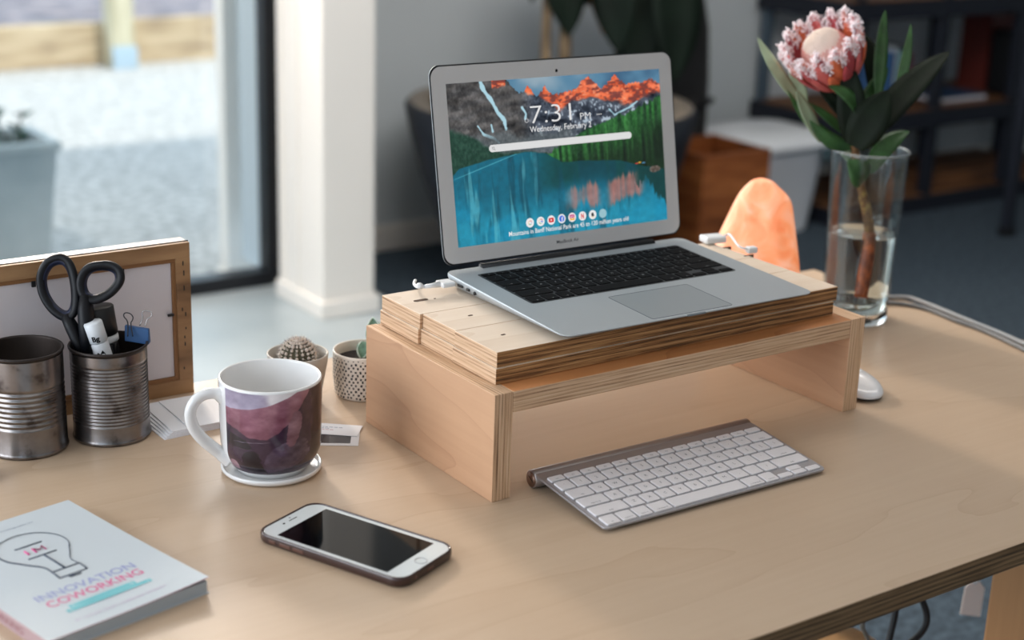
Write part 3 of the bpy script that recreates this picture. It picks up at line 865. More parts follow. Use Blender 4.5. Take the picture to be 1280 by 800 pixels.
# ports on the left flank
for y_, w_, h_ in ((.080, .010, .0030), (.0645, .006, .0030)):
    z_ = hz(y_) * .50
    MB().box((-.1634, y_ - w_ / 2, z_ - h_ / 2), (-.160, y_ + w_ / 2, z_ + h_ / 2)).build('port', M['black'], lt, bevel=.0008)
MB().lathe([(0, 0), (.0019, 0), (.0019, .0025), (0, .0025)], 16, M=Matrix.Translation((-.1632, .051, hz(.051) * .48)) @ Matrix.Rotation(math.pi / 2, 4, 'Y')).build('headphone_jack', M['black'], lt)
MB().prism(rrect(-.012, -.1142, .012, -.1115, .001), hz(-.113) - .0016, hz(-.113) + .0001).build('finger_notch', mat('notch', hexc(120, 128, 134), .5), lt)
# hinge bar
HY = .1125
MB().tube([(-.118, HY - .002, .0125), (.118, HY - .002, .0125)], .0052, 14).build('hinge', M['black'], lt)

# lid in its own frame: x across, y up the lid, z out of the screen
TL = .172
LM = Matrix.Translation((0, HY, .0135)) @ Matrix.Rotation(math.pi / 2 - TL, 4, 'X')   # local y -> up the lid
lo = rrect(-.1625, .0055, .1625, .2185, .0125, 10)
mb = MB(); n = len(lo); cx, cy = 0, .112
def lsec(s_, z_):
    return [(x - math.copysign(min(abs(x), s_), x), y_ - math.copysign(s_, y_ - cy), z_) for x, y_ in lo]
loft(mb, [lsec(.012, -.0048), lsec(.004, -.0042), lsec(.0008, -.0026), lsec(0, -.0010), lsec(0, -.0002)], 0, True, False)
mb.add(lsec(0, -.0002) + lsec(.0012, -.0002), [(j, (j + 1) % n, n + (j + 1) % n, n + j) for j in range(n)], 1)
mb.add(lsec(.0012, -.0002) + lsec(.0016, .0004), [(j, (j + 1) % n, n + (j + 1) % n, n + j) for j in range(n)], 1)
mb.add(lsec(.0016, .0004), [tuple(range(n))], 2)
lid = mb.build('lid', [M['alu'], M['black'], M['alu_lid']], lt)
lid.matrix_parent_inverse = Matrix(); lid.matrix_local = LM
g, f = text_w('MacBook Air', .0052, .0305, bold=.00004)
MB().add([(x, y_ + .0137, .00046) for x, y_, z in g], f).build('wordmark', mat('wordmark', hexc(70, 70, 74), .5), lid)
MB().lathe([(0, .0006), (.0016, .0006), (.0018, .0004)], 20, M=Matrix.Translation((0, .2045, 0))).build('webcam', M['glass_black'], lid)

# the picture on the screen
W0, H0 = 520, 326
u = np.linspace(0, 1, W0)[None, :].repeat(H0, 0); v = np.linspace(0, 1, H0)[:, None].repeat(W0, 1)
nA = vnoise(W0, H0, 12, 8, 1, 5); nB = vnoise(W0, H0, 50, 32, 2, 3); nC = vnoise(W0, H0, 4, 3, 3, 4); nV = vnoise(W0, H0, 70, 3, 4, 3); nV2 = vnoise(W0, H0, 26, 2, 5, 3); nF = vnoise(W0, H0, 130, 60, 8, 2); nD = vnoise(W0, H0, 26, 26, 11, 4)
im = np.zeros((H0, W0, 3))
def C3(*c): return np.array(c, float)
def mixm(a, c, m):
    return a * (1 - m[..., None]) + c * m[..., None]
def sm(x, a, b):
    t = np.clip((x - a) / (b - a), 0, 1); return t * t * (3 - 2 * t)
im[:] = C3(88, 134, 164)
im = mixm(im, C3(150, 172, 186), sm(nC, .45, .75)); im = mixm(im, C3(60, 96, 128), sm(nC, .45, .25))
ridge = np.interp(u, [0, .16, .2, .26, .285, .32, .345, .36, .375, .40, .415, .44, .455, .48, .52, .56, .60, .63, .647, .67, .705, .74, .76, .775, .80, .827, .87, .91, .94, .96, 1.0],
                  [-.02, -.02, -.01, -.01, .04, .095, .08, .05, .07, .125, .10, .055, .10, .125, .10, .10, .07, .03, .012, .05, .105, .07, .045, .018, .05, .085, .075, .085, .055, .06, .10]) + (nF - .5) * .03 + (nB - .5) * .02
mtn = sm(v - ridge, -.004, .004)
rock = C3(66, 74, 88) + (nD[..., None] - .5) * 150 + (nF[..., None] - .5) * 60
rockL = C3(82, 80, 80) + (nD[..., None] - .5) * 90 + (nF[..., None] - .5) * 40 + (np.sin(v * 90 + u * 20 + nA * 9) * 10)[..., None] * np.array([1, .9, .8])
rock = mixm(rock, rockL, sm(-u, -.40, -.30))
diag = np.sin((u * 30 - v * 46 + nA * 6)); rock = rock + diag[..., None] * 9
nE = vnoise(W0, H0, 60, 90, 31, 2); crev = sm(nE * .5 + nD * .5, .52, .40)
orange = C3(226, 100, 62) + (nD[..., None] - .5) * np.array([120, 120, 90]) + (diag[..., None] * 12)
orange = mixm(orange, C3(112, 60, 58), crev * .8); orange = mixm(orange, C3(246, 186, 150), sm(nE, .68, .78) * .5)
obot = np.interp(u, [0, .19, .2, .26, .28, .33, .36, .40, .44, .5, .56, .60, .65, .70, .76, .82, .9, 1], [-1, -1, .05, .04, -1, .07, .11, .10, .17, .23, .16, .15, .14, .17, .19, .20, .185, .17]) + (nA - .5) * .08
rock = mixm(rock, orange, sm(obot - v, -.01, .02))
im = im * (1 - mtn[..., None]) + rock * mtn[..., None]
# snow
sn = sm(nD * .6 + nF * .4, .60, .66) * sm(v - obot, 0, .03) * sm(.42 - v, 0, .06) * (u > .40)
im = mixm(im, C3(190, 206, 220), sn * mtn * .85)
for pts, wd_ in (([(.15, 0), (.165, .06), (.19, .11), (.215, .19), (.245, .25), (.25, .30)], .008), ([(.125, .27), (.15, .325), (.20, .36), (.215, .385)], .004), ([(.33, .18), (.345, .22), (.34, .25)], .005), ([(.185, .27), (.19, .31)], .004), ([(.74, .235), (.765, .275), (.80, .255), (.84, .235), (.88, .20)], .003)):
    d = np.full((H0, W0), 9.0)
    for (a0, b0), (a1, b1) in zip(pts[:-1], pts[1:]):
        ex, ey = a1 - a0, (b1 - b0) * .626; px_, py_ = u - a0, (v - b0) * .626
        t = np.clip((px_ * ex + py_ * ey) / (ex * ex + ey * ey), 0, 1); d = np.minimum(d, np.hypot(px_ - t * ex, py_ - t * ey))
    im = mixm(im, C3(176, 216, 230), sm(wd_ * (.2 + 1.7 * nD) - d, -.002, .002))
# grey scree and green foot
scree = sm(v - (.30 + (nA - .5) * .12), 0, .06) * sm(.62 - u, 0, .1)
im = mixm(im, C3(92, 100, 104) + (nF[..., None] - .5) * 50, scree * .8)
gf = sm(v - np.interp(u, [0, .1, .2, .33, .45], [.27, .33, .42, .44, .50]) - (nA - .5) * .1, -.01, .03) * sm(.46 - u, 0, .04)
im = mixm(im, C3(30, 66, 52) + (nF[..., None] - .5) * 40, gf)
# pine slope
ptop = np.interp(u, [0, .41, .46, .55, .65, .75, .85, .93, 1], [2, .50, .45, .40, .335, .29, .255, .215, .165]) + (nV - .5) * .055
pine = C3(34, 84, 40) + (nV[..., None] - .5) * np.array([60, 120, 50]) + (nF[..., None] - .5) * 40
pine = pine * (1.05 - .55 * sm(v - ptop, .02, .30)[..., None])
im = mixm(im, pine, sm(v - ptop, -.004, .006))
shore = np.interp(u, [0, .03, .15, .33, .42, .5, .6, .775, .88, 1], [.56, .52, .485, .455, .475, .545, .55, .57, .62, .66]) + (nB - .5) * .008
lake = np.zeros_like(im); lake[:] = C3(16, 102, 126)
lake = mixm(lake, C3(8, 70, 72), sm(u, .28, .5) * sm(.76 - v, 0, .10))
lake = mixm(lake, C3(34, 150, 180), sm(v, .72, .92) * .9)
lake = mixm(lake, C3(8, 66, 84), sm(nV2, .50, .64) * .6); lake = mixm(lake, C3(20, 140, 176), sm(nC + .3 * nV2, .62, .80) * sm(v, .6, .85) * .8)
lake = mixm(lake, C3(104, 186, 200), sm(nV2 * .6 + nV * .4, .56, .68) * sm(.44 - u, 0, .12) * .55)
ref_o = sm(.070 + .05 * (nV - .5) * 2 - np.abs(v - np.interp(u, [.5, .6, .7, .8, .9], [.80, .76, .80, .74, .735])) , -.02, .03) * sm(u, .47, .56) * sm(.91 - u, 0, .05) * (1 - .8 * sm(.03 - np.abs(u - .69), -.01, .02))
lake = mixm(lake, C3(196, 120, 108), ref_o * (.35 + .6 * nV))
pr_ = sm(np.interp(u, [.85, 1], [.70, .86]) + (nV - .5) * .22 - v, 0, .02) * sm(u, .82, .88)
lake = mixm(lake, C3(8, 62, 62), pr_)
lake = mixm(lake, C3(110, 196, 210), sm(.006 - np.abs((v - .50) + (u - .2) * .42), 0, .006) * sm(.30 - np.abs(u - .2), 0, .2) * .6 * (u < .33))
lake = lake * (.9 + .2 * nB[..., None])
im = mixm(im, lake, sm(v - shore, -.004, .004))
im = mixm(im, C3(108, 96, 88) + (nF[..., None] - .5) * 120, sm(.012 + .008 * nB - np.hypot((u - .95) * .5, (v - .655) * .7), 0, .004))
for uu, vv_, cc in ((.86, .605, (200, 60, 60)), (.875, .60, (220, 170, 60)), (.895, .605, (90, 150, 190))):
    im = mixm(im, C3(*cc), sm(.010 - np.hypot(u - uu, (v - vv_) * 2.2), 0, .003))
SX0, SX1, SY0, SY1 = -.1432, .1432, .0240, .1985
P3 = np.stack([SX0 + u * (SX1 - SX0), SY1 - v * (SY1 - SY0), np.full_like(u, .00052)], -1)
EM = 2 ** (-EXPO)
m_scr = vcol_mat('screen_glow', .25, emit=.92 * EM)
scr = grid_obj('screen', P3, to_lin(im), m_scr, lid)
m_txt = mat('screen_white', (.02, .02, .02, 1), .4, emit=(.78, .78, .78, 1), estr=EM)


def scr_xy(uu, vv_):
    return SX0 + uu * (SX1 - SX0), SY1 - vv_ * (SY1 - SY0)


def put(mb, txt, size, width, uu, vv_, mi=0, bold=0.0, z=.00062):
    g, f = text_w(txt, size, width, bold=bold); X, Y = scr_xy(uu, vv_)
    mb.add([(x + X, y_ + Y, z) for x, y_, _ in g], f, mi)


tb = MB()
put(tb, '7:31', .0285, .0545, .460, .285, bold=-.00045)
put(tb, 'PM', .0105, .0140, .622, .285, bold=-.00010)
put(tb, 'Wednesday, February 2', .0092, .083, .503, .338)
put(tb, 'Mountains in Banff National Park are 45 to 120 million years old', .0072, .164, .515, .972, bold=.00006)
for k in range(3):
    X, Y = scr_xy(.680 + k * .009, .262); tb.lathe([(0, 0), (.0007, 0)], 8, M=Matrix.Translation((X, Y, .0006)), smooth=False)
X, Y = scr_xy(.345, .262)
tb.tube([(X + .0022 * math.cos(a * .524), Y + .0022 * math.sin(a * .524), .0006) for a in range(12)], .0002, 4, closed=True)
ot_ = tb.build('screen_text', m_txt, scr); ot_['kind'] = 'stuff'
X0_, Y0_ = scr_xy(.170, .412)
MB().prism(rrect(-.0952, .1222, .0980, .1300, .0038, 6), .00056, .00062).build('search_bar', mat('search_bar', (.02, .02, .02, 1), .4, emit=(.70, .70, .70, 1), estr=EM), scr)
MB().tube([(-.0897 + .0013 * math.cos(a * .524), .1264 + .0013 * math.sin(a * .524), .00066) for a in range(12)], .00022, 4, closed=True).tube([(-.0888, .1254, .00066), (-.0873, .1240, .00066)], .00025, 4).build('search_symbol', mat('sym', hexc(60, 60, 60), .5), scr)


def em(name, c):
    l = hexc(*c); return mat(name, (.01, .01, .01, 1), .4, emit=l, estr=EM)


E_w, E_r, E_b, E_g, E_y, E_k, E_p, E_t = em('icon_white', (232, 232, 232)), em('icon_red', (214, 30, 34)), em('icon_blue', (40, 100, 220)), em('icon_green', (50, 160, 80)), em('icon_yellow', (240, 180, 30)), em('icon_black', (24, 24, 26)), em('icon_pink', (200, 60, 130)), em('icon_teal', (150, 190, 200))
for k in range(8):
    X = -.0492 + k * .01424; Y = .0408; mb = MB(); T = Matrix.Translation((X, Y, 0))
    mats_ = [E_w if k < 7 else E_t, E_r, E_b, E_g, E_y, E_k, E_p, E_w]
    mb.prism([(.0052 * math.cos(a * .2618), .0052 * math.sin(a * .2618)) for a in range(24)], .00056, .00062, M=T)
    if k in (0, 1):
        R_ = .0021 if k == 0 else .0025
        for a0, a1, mi in ((20, 120, 1), (120, 210, 4), (210, 310, 3), (310, 365, 2)):
            mb.tube([(R_ * math.cos(math.radians(a0 + (a1 - a0) * q / 6)), R_ * math.sin(math.radians(a0 + (a1 - a0) * q / 6)), .00066) for q in range(7)], .0006, 4, mi=mi, M=T, flat=.3)
        if k == 1:
            mb.box((0, -.0006, .00062), (.003, .0004, .00068), 2, T)
    elif k == 2:
        mb.prism(rrect(-.0034, -.0025, .0034, .0025, .0010, 4), .00062, .00068, 1, T); mb.prism([(-.0009, -.0012), (.0013, 0), (-.0009, .0012)], .00068, .00072, 0, T)
    elif k == 3:
        mb.prism([(.0036 * math.cos(a * .2618), .0036 * math.sin(a * .2618)) for a in range(24)], .00062, .00068, 2, T)
        g, f = text_geo('f', .0072, bold=.0002); mb.add([(x + .0004, y_ - .0030, .00072) for x, y_, _ in g], f, 7, False, T)
    elif k == 4:
        mb.prism(rrect(-.0032, -.0032, .0032, 0, .0009, 4), .00062, .00068, 4, T); mb.prism(rrect(-.0032, -.0008, .0032, .0032, .0009, 4), .00064, .00069, 6, T)
        mb.tube([(.0015 * math.cos(a * .524), .0015 * math.sin(a * .524), .00072) for a in range(12)], .0003, 4, closed=True, mi=7, M=T)
    elif k == 5:
        g, f = text_w('N', .0080, .0040, bold=.00035); mb.add([(x, y_ - .0028, .00066) for x, y_, _ in g], f, 1, False, T)
    elif k == 6:
        g, f = text_geo('a', .0076, bold=.0004); mb.add([(x, y_ - .0014, .00066) for x, y_, _ in g], f, 5, False, T)
        mb.tube([(-.0024, -.0020, .00066), (0, -.0031, .00066), (.0024, -.0020, .00066)], .0003, 4, mi=4, M=T)
    else:
        g, f = text_geo('+', .0060); mb.add([(x, y_ - .0020, .00066) for x, y_, _ in g], f, 0, False, T)
    mb.build('app_icon', mats_, scr)

# ================================================================== THINGS ON THE DESK
def ZAT(x, y, py):
    """height on the vertical line through (x, y) seen at picture row py"""
    w_ = CU + CF * ((py - 400) / FPX)
    return CO.z - ((x - CO.x) * w_.x + (y - CO.y) * w_.y) / w_.z


# wireless keyboard
kb = empty('keyboard', (.9653, 1.0083, 0), -.015); tag(kb, 'slim silver wireless keyboard with white keys lying under the riser front', 'keyboard')
KW = .1405
ksl = math.atan2(.0105, .108)
KM2 = Matrix.Translation((0, -.006, .0052)) @ Matrix.Rotation(ksl, 4, 'X')
pl_ = rrect(-KW, 0, KW, .116, .006, 5)
MB().prism(pl_, -.0022, 0, M=KM2).build('keyboard_plate', mat('kb_alu', hexc(166, 164, 168), .38, metal=.6), kb, bevel=.0005)
MB().tube([(-KW, .1135, .0092), (-KW + .0006, .1135, .0092), (KW - .0006, .1135, .0092), (KW, .1135, .0092)], [.0083, .0090, .0090, .0083], 28).build('battery_tube', mat('kb_tube', hexc(176, 168, 166), .3, metal=.7), kb)
MB().box((-KW - .0004, .1135 - .0045, .0087), (-KW + .0004, .1135 + .0045, .0097), M=Matrix.Translation((0, .1135, .0092)) @ Matrix.Rotation(.5, 4, 'X') @ Matrix.Translation((0, -.1135, -.0092))).build('battery_slot', M['black'], kb)
MB().lathe([(0, 0), (.0072, 0), (.0078, .0006), (0, .0006)], 24, M=Matrix.Translation((-KW + .0003, .1135, .0092)) @ Matrix.Rotation(-math.pi / 2, 4, 'Y')).build('battery_cap', mat('cap_bronze', hexc(150, 120, 104), .35, metal=.7), kb)
for x in (-.12, .12):
    MB().lathe([(0, 0), (.004, 0), (.004, .0035), (0, .0035)], 16, M=Matrix.Translation((x, .004, 0))).build('rubber_foot', M['white_plastic'], kb)
W_ = 2 * KW - .008; H_ = .1010; uy = H_ / 5.62; gap = .0026; y = .1030; first = True
for ri, (rh, ws) in enumerate(rows):
    hh = uy * (.62 if ri == 0 else rh); x = -KW + .004
    ws = [1] * 14 if ri == 0 else ws
    tot = sum(w for w in ws if w != 'A') + (3.0 if ws[-1] == 'A' else 0); ux = W_ / tot
    for ki, w in enumerate(ws):
        if w == 'A':
            for ax, a0, a1 in ((0, 0, .5), (1, 0, .5), (1, .5, 1), (2, 0, .5)):
                key(kb, x + ax * ux + gap / 2, y - hh * (1 - a0) + gap / 2 * (1 if a0 == 0 else .3), x + (ax + 1) * ux - gap / 2, y - hh * (1 - a1) - gap / 2 * (1 if a1 == 1 else .3), 0, .0017, M['key_white'], M['legend_grey'], '', KM2, .003)
            continue
        ww = w * ux
        tx = leg_rows[ri][ki] if ki < len(leg_rows[ri]) else ''
        tx = {'cmd': 'command', 'opt': 'option', 'ctrl': 'control', 'del': 'delete', 'caps': 'caps lock', 'ret': 'return'}.get(tx, tx)
        key(kb, x + gap / 2, y - hh + gap / 2, x + ww - gap / 2, y - gap / 2, 0, .0017, M['key_white'], M['legend_grey'], tx, KM2, .0052)
        x += ww
    y -= hh

# mouse
mo = empty('mouse', (1.316, 1.172, 0), -.25); tag(mo, 'low white computer mouse on the desk right of the riser', 'mouse')
b = MB()
def msec(s_, z): return [(.0285 * s_ * (abs(math.cos(a)) ** .85) * math.copysign(1, math.cos(a)), .0565 * s_ * (abs(math.sin(a)) ** .85) * math.copysign(1, math.sin(a)), z * (1 - .25 * abs(math.sin(a)) ** 3)) for a in [q * math.tau / 40 for q in range(40)]]
loft(b, [msec(.99, .0055), msec(1.0, .008), msec(.985, .0105), msec(.93, .0135), msec(.82, .0162), msec(.62, .0188), msec(.35, .0204), msec(.1, .021)])
b.build('top_shell', mat('mouse_white', hexc(226, 228, 232), .18, coat=.3), mo)
b = MB(); loft(b, [msec(.86, .0012), msec(.96, .003), msec(.99, .0058)])
b.build('base_plate', mat('mouse_base', hexc(60, 64, 70), .5, metal=.4), mo)
for x in (-.018, .018):
    MB().box((x - .002, -.035, 0), (x + .002, .035, .0016)).build('glide_strip', M['black'], mo)

# phone
ph = empty('smartphone', (.6159, 1.0962, 0), -1.1712); tag(ph, 'white fronted smartphone in a dark brown case lying on the desk', 'phone')
m_case = mat('case_brown', hexc(52, 28, 24), .28, coat=.5)
po = rrect(-.0815, -.0413, .0815, .0413, .0135, 8); n = len(po)
b = MB()
def ins(d): return [(x - math.copysign(min(abs(x), d), x), y - math.copysign(min(abs(y), d), y)) for x, y in po]
secs = [[(x, y, z) for x, y in ins(d)] for d, z in ((.0022, 0), (.0006, .0012), (0, .0035), (0, .0070), (.0004, .0092), (.0011, .0099), (.0018, .0094), (.0019, .0084))]
loft(b, secs, 0, True, False)
b.build('case', m_case, ph)
b = MB().prism(ins(.0019), .0014, .0088); bd = b.build('body', mat('phone_white', hexc(216, 222, 224), .12, coat=.4), ph, bevel=.0006)
MB().prism(rrect(-.0607, -.0342, .0607, .0342, .0006, 3), .00875, .00892).build('screen', M['glass_black'], ph)
MB().tube([(.0712 + .0054 * math.cos(a * .2618), .0054 * math.sin(a * .2618), .00886) for a in range(24)], .00034, 6, closed=True).build('home_button', mat('ring', hexc(150, 154, 162), .3, metal=.6), ph)
MB().prism(rrect(-.0718, -.0055, -.0706, .0055, .0006, 3), .0087, .0089).build('earpiece', mat('grille', hexc(50, 52, 56), .6), ph)
for x, y_, r_ in ((-.0712, -.0125, .0013), (-.0752, .0, .0008)):
    MB().lathe([(0, .00892), (r_, .00892), (r_, .0087)], 14, M=Matrix.Translation((x, y_, 0))).build('camera', M['glass_black'], ph)
m_cut = mat('case_cut', hexc(96, 66, 56), .35)
for x0, x1 in ((-.064, -.057), (-.052, -.040), (-.037, -.025)):
    MB().box((x0, -.0419, .0034), (x1, -.0408, .0066)).build('side_button', m_cut, ph, bevel=.0004)
MB().box((.0808, -.0045, .0032), (.0819, .0045, .0064)).build('charge_port', m_cut, ph, bevel=.0005)
MB().lathe([(0, 0), (.0019, 0), (.0019, .001), (0, .001)], 14, M=Matrix.Translation((.0809, -.022, .005)) @ Matrix.Rotation(math.pi / 2, 4, 'Y')).build('headphone_port', m_cut, ph)

# coaster and mug
MC = Vector((.6315, 1.2925, 0)); ccam = Vector((-.579, -.816, 0)); rcam = Vector((.816, -.579, 0))
co = MB().lathe([(0, 0), (.040, 0), (.0465, .0012), (.0492, .004), (.0496, .0068), (.0484, .0078), (.0470, .0068), (.0455, .0042), (.044, .0036), (0, .0036)], 72).build('coaster', M['white_gloss'], loc=MC)
tag(co, 'round white ceramic coaster dish under the purple mug', 'coaster')
mz = .0037; MH = ZAT(MC.x, MC.y, 468.5) - mz
mg = empty('mug', MC + Vector((0, 0, mz))); tag(mg, 'white mug with purple watercolour print and a handle facing left', 'mug')
RT = .0500
def mug_r(z):
    if z < .004: return .0345 + z * .6
    t = min(1, max(0, (z - .004) / .026)); return .0370 + (RT - .0015 - .0370) * math.sin(t * math.pi / 2) ** .8 + .0015 * (z / MH)
prof = [(0, .002), (.030, .002), (.033, 0), (.0345, 0)] + [(mug_r(.004 + (MH - .0065) * (i / 28)), .004 + (MH - .0065) * (i / 28)) for i in range(29)]
prof += [(RT + .0001, MH - .0018), (RT - .0006, MH - .0003), (RT - .0016, MH), (RT - .0028, MH - .0006), (RT - .0033, MH - .002)] + [(mug_r(z) - .0035, z) for z in (MH * .8, MH * .5, .03, .022, .015)] + [(.030, .0085), (0, .007)]
MB().lathe(prof, 96).build('mug_body', M['white_gloss'], mg, weld=True)
hd_ = (ccam * math.cos(math.radians(-66)) + rcam * math.sin(math.radians(-66))).normalized()
hp = [(.044, .0795), (.052, .0835), (.062, .0845), (.0715, .0805), (.0778, .0710), (.0785, .0600), (.0745, .0480), (.0670, .0370), (.0585, .0280), (.0500, .0200), (.0420, .0150)]
sm_ = []
for i in range(len(hp) - 1):
    p0, p1, p2, p3 = [Vector(hp[min(max(q, 0), len(hp) - 1)]) for q in (i - 1, i, i + 1, i + 2)]
    for k in range(4):
        t = k / 4; sm_.append(.5 * ((2 * p1) + (p2 - p0) * t + (2 * p0 - 5 * p1 + 4 * p2 - p3) * t * t + (3 * p1 - p0 - 3 * p2 + p3) * t ** 3))
sm_.append(Vector(hp[-1]))
pts = [hd_ * p.x + Vector((0, 0, p.y * MH / .097)) for p in sm_]
K_ = len(pts)
rad = [.0052 + .0042 * max(0, 1 - i / 5) + .0035 * max(0, 1 - (K_ - 1 - i) / 5) for i in range(K_)]
b = MB(); b.tube(pts, rad, 16, flat=1.25)
b.build('handle', M['white_gloss'], mg)
# printed band
NQ, NT = 420, 150
q = np.linspace(-49, 278, NQ)[None, :].repeat(NT, 0); t = np.linspace(0, 1, NT)[:, None].repeat(NQ, 1)
n1 = vnoise(NQ, NT, 7, 4, 21, 5); n2 = vnoise(NQ, NT, 18, 9, 22, 5); n3 = vnoise(NQ, NT, 60, 26, 23, 3)
im2 = np.zeros((NT, NQ, 3)); im2[:] = C3(58, 40, 56)
qq = np.where(q > 135, q - 185, q)     # the artwork repeats round the back
wob = (n1 - .5) * .12
tex = (n2[..., None] - .5)
def blob(qc, tc_, rq, rt, rot_=0.0, w_=.30):
    c_, s_ = math.cos(rot_), math.sin(rot_); a_ = (qq - qc) / 60; b_ = t - tc_
    x_ = (a_ * c_ + b_ * s_) / rq; y_ = (-a_ * s_ + b_ * c_) / rt
    return sm(1 - (np.abs(x_) ** 2.6 + np.abs(y_) ** 2.6) ** .38 + (n1 - .5) * w_ * 4 + (n2 - .5) * w_ * 2, 0, .12)
t2 = np.interp(qq, [-50, -35, -15, 5, 18, 30, 42, 52, 62, 90], [.40, .47, .53, .56, .48, .34, .20, .08, -.1, -.1]) + (n1 - .5) * .10 + (n2 - .5) * .05
im2 = mixm(im2, C3(138, 92, 106) + tex * 70 - (t * 60)[..., None] * .5, sm(t2 - t, 0, .02))
t1 = .215 - .215 * (np.clip(qq + 45, 0, 200) / 84) ** 2 + (n2 - .5) * .02
im2 = mixm(im2, C3(158, 148, 168) + tex * 60, sm(t1 - t, 0, .012))
im2 = mixm(im2, C3(220, 216, 220), sm(t1 - t, 0, .012) * sm(n1 * .5 + qq * .012 + .5 - .3 - t, .42, .60))
im2 = mixm(im2, C3(82, 66, 84) + tex * 90, blob(24, .76, .52, .16, -.15))
im2 = mixm(im2, C3(120, 84, 98) + tex * 80, blob(36, .44, .20, .12, -.9))
im2 = mixm(im2, C3(30, 20, 30) + tex * 24, blob(-34, .60, .50, .07, .12))
im2 = mixm(im2, C3(30, 20, 30) + tex * 24, blob(-12, .80, .26, .16, .1))
im2 = mixm(im2, C3(34, 22, 34) + tex * 24, blob(72, .42, .22, .62, 0))
im2 = mixm(im2, C3(146, 112, 124) + tex * 70, blob(-41, .90, .13, .07, 0))
im2 = mixm(im2, C3(56, 44, 60) + tex * 40, sm(t - .955, 0, .02))
im2 = mixm(im2, C3(150, 140, 156), sm(.004 - np.abs(t - .575 + qq * .0006), -.002, .004) * sm(26 - np.abs(qq + 14), 0, 12) * .7)
im2 = im2 + (n3[..., None] - .5) * 14
zz = MH * .985 - .001 - t * (MH * .985 - .001 - .0075)
rr_ = np.vectorize(mug_r)(zz) + .00025
an = np.radians(q)
P3 = np.stack([rr_ * (ccam.x * np.cos(an) + rcam.x * np.sin(an)), rr_ * (ccam.y * np.cos(an) + rcam.y * np.sin(an)), zz], -1)
grid_obj('mug_print', P3, to_lin(im2), vcol_mat('mug_print', .15, coat=.4), mg)

# tin cans
m_tin = bpy.data.materials.new('tin'); m_tin.use_nodes = True
nt = m_tin.node_tree; pb_ = nt.nodes['Principled BSDF']; pb_.inputs['Metallic'].default_value = .95; pb_.inputs['Roughness'].default_value = .27
tc = N(nt, 'ShaderNodeTexCoord'); no = N(nt, 'ShaderNodeTexNoise'); no.inputs['Scale'].default_value = 60; no.inputs['Detail'].default_value = 6
nt.links.new(tc.outputs['Object'], no.inputs['Vector']); r_ = ramp(nt, [(.30, hexc(76, 70, 68)), (.45, hexc(128, 123, 122)), (.7, hexc(142, 138, 137))]); nt.links.new(no.outputs['Fac'], r_.inputs[0]); nt.links.new(r_.outputs[0], pb_.inputs['Base Color'])
m_tin_in = mat('tin_inside', hexc(58, 50, 46), .5, metal=.7)
m_rim = mat('tin_rim', hexc(52, 46, 44), .4, metal=.6)


def can(x, y, r, h, label, rib0, rib1, nrib):
    e = empty('tin_can', (x, y, 0)); tag(e, label, 'can', 'tin cans used as desk pots')
    prof = [(0, .0025), (r - .003, .0025), (r - .0018, 0), (r - .0002, .0004), (r + .0006, .0022), (r, .0040)]
    zA, zB = h * (1 - rib1), h * (1 - rib0); k = nrib * 8
    prof.append((r - .0006, .0055)); prof.append((r - .0006, zA - .001))
    for i in range(k + 1):
        z = zA + (zB - zA) * i / k; prof.append((r - .0006 - .00055 * (1 - math.cos(2 * math.pi * nrib * i / k)), z))
    prof += [(r - .0006, zB + .002), (r - .0006, h - .0045)]
    MB().lathe(prof, 96).build('can_body', m_tin, e, weld=True)
    MB().lathe([(r - .0008, h - .0042), (r + .0004, h - .0030), (r + .0008, h - .0012), (r + .0002, h), (r - .0012, h), (r - .0018, h - .0012)], 96).build('rim', m_rim, e)
    MB().lathe([(r - .0016, h - .001), (r - .0021, h - .004), (r - .0022, .004), (0, .0035)], 96).build('lining', m_tin_in, e)
    return e


H2 = ZAT(.5315, 1.458, 428); H1 = ZAT(.4475, 1.468, 434)
C2 = Vector((.5315, 1.458, 0)); C1 = Vector((.4475, 1.468, 0))
can(C2.x, C2.y, .0392, H2, 'ribbed tin can holding black handled scissors and small stationery', .16, .80, 17)
can(C1.x, C1.y, .0392, H1, 'empty ribbed tin can at the left edge, next to the one with scissors', .32, .72, 8)

# scissors
sref = C2 + Vector((0, 0, .12)); sb_ = C2 + Vector((0, 0, .004))
sc_ = empty('scissors', sb_); tag(sc_, 'scissors with navy black loop handles standing upright in the tin can', 'scissors')
m_navy = mat('navy_plastic', hexc(7, 9, 16), .5, spec=.35)
m_navy_in = mat('navy_grip', hexc(16, 26, 52), .45)
def zz1(x, y): return (x / 2.5, 280 + y / 2.5)
def crv(pts, closed=True, k=5):
    out = []; n_ = len(pts)
    for i in range(n_ if closed else n_ - 1):
        g_ = [Vector(pts[(i + o) % n_]) if closed else Vector(pts[min(max(i + o, 0), n_ - 1)]) for o in (-1, 0, 1, 2)]
        p0, p1, p2, p3 = g_
        for j in range(k):
            t_ = j / k; out.append(.5 * ((2 * p1) + (p2 - p0) * t_ + (2 * p0 - 5 * p1 + 4 * p2 - p3) * t_ * t_ + (3 * p1 - p0 - 3 * p2 + p3) * t_ ** 3))
    if not closed:
        out.append(Vector(pts[-1]))
    return out
def S3(x, y, dd=0): return AT(*zz1(x, y), sref, dd) - sb_
lo1 = crv([S3(*p) for p in ((182, 108), (150, 124), (130, 165), (136, 215), (160, 258), (192, 285), (218, 288), (234, 262), (236, 210), (226, 150), (208, 116))])
lo2 = crv([S3(*p, -.004) for p in ((322, 130), (286, 136), (262, 158), (254, 190), (264, 222), (290, 236), (322, 228), (352, 208), (374, 178), (372, 150), (352, 134))])
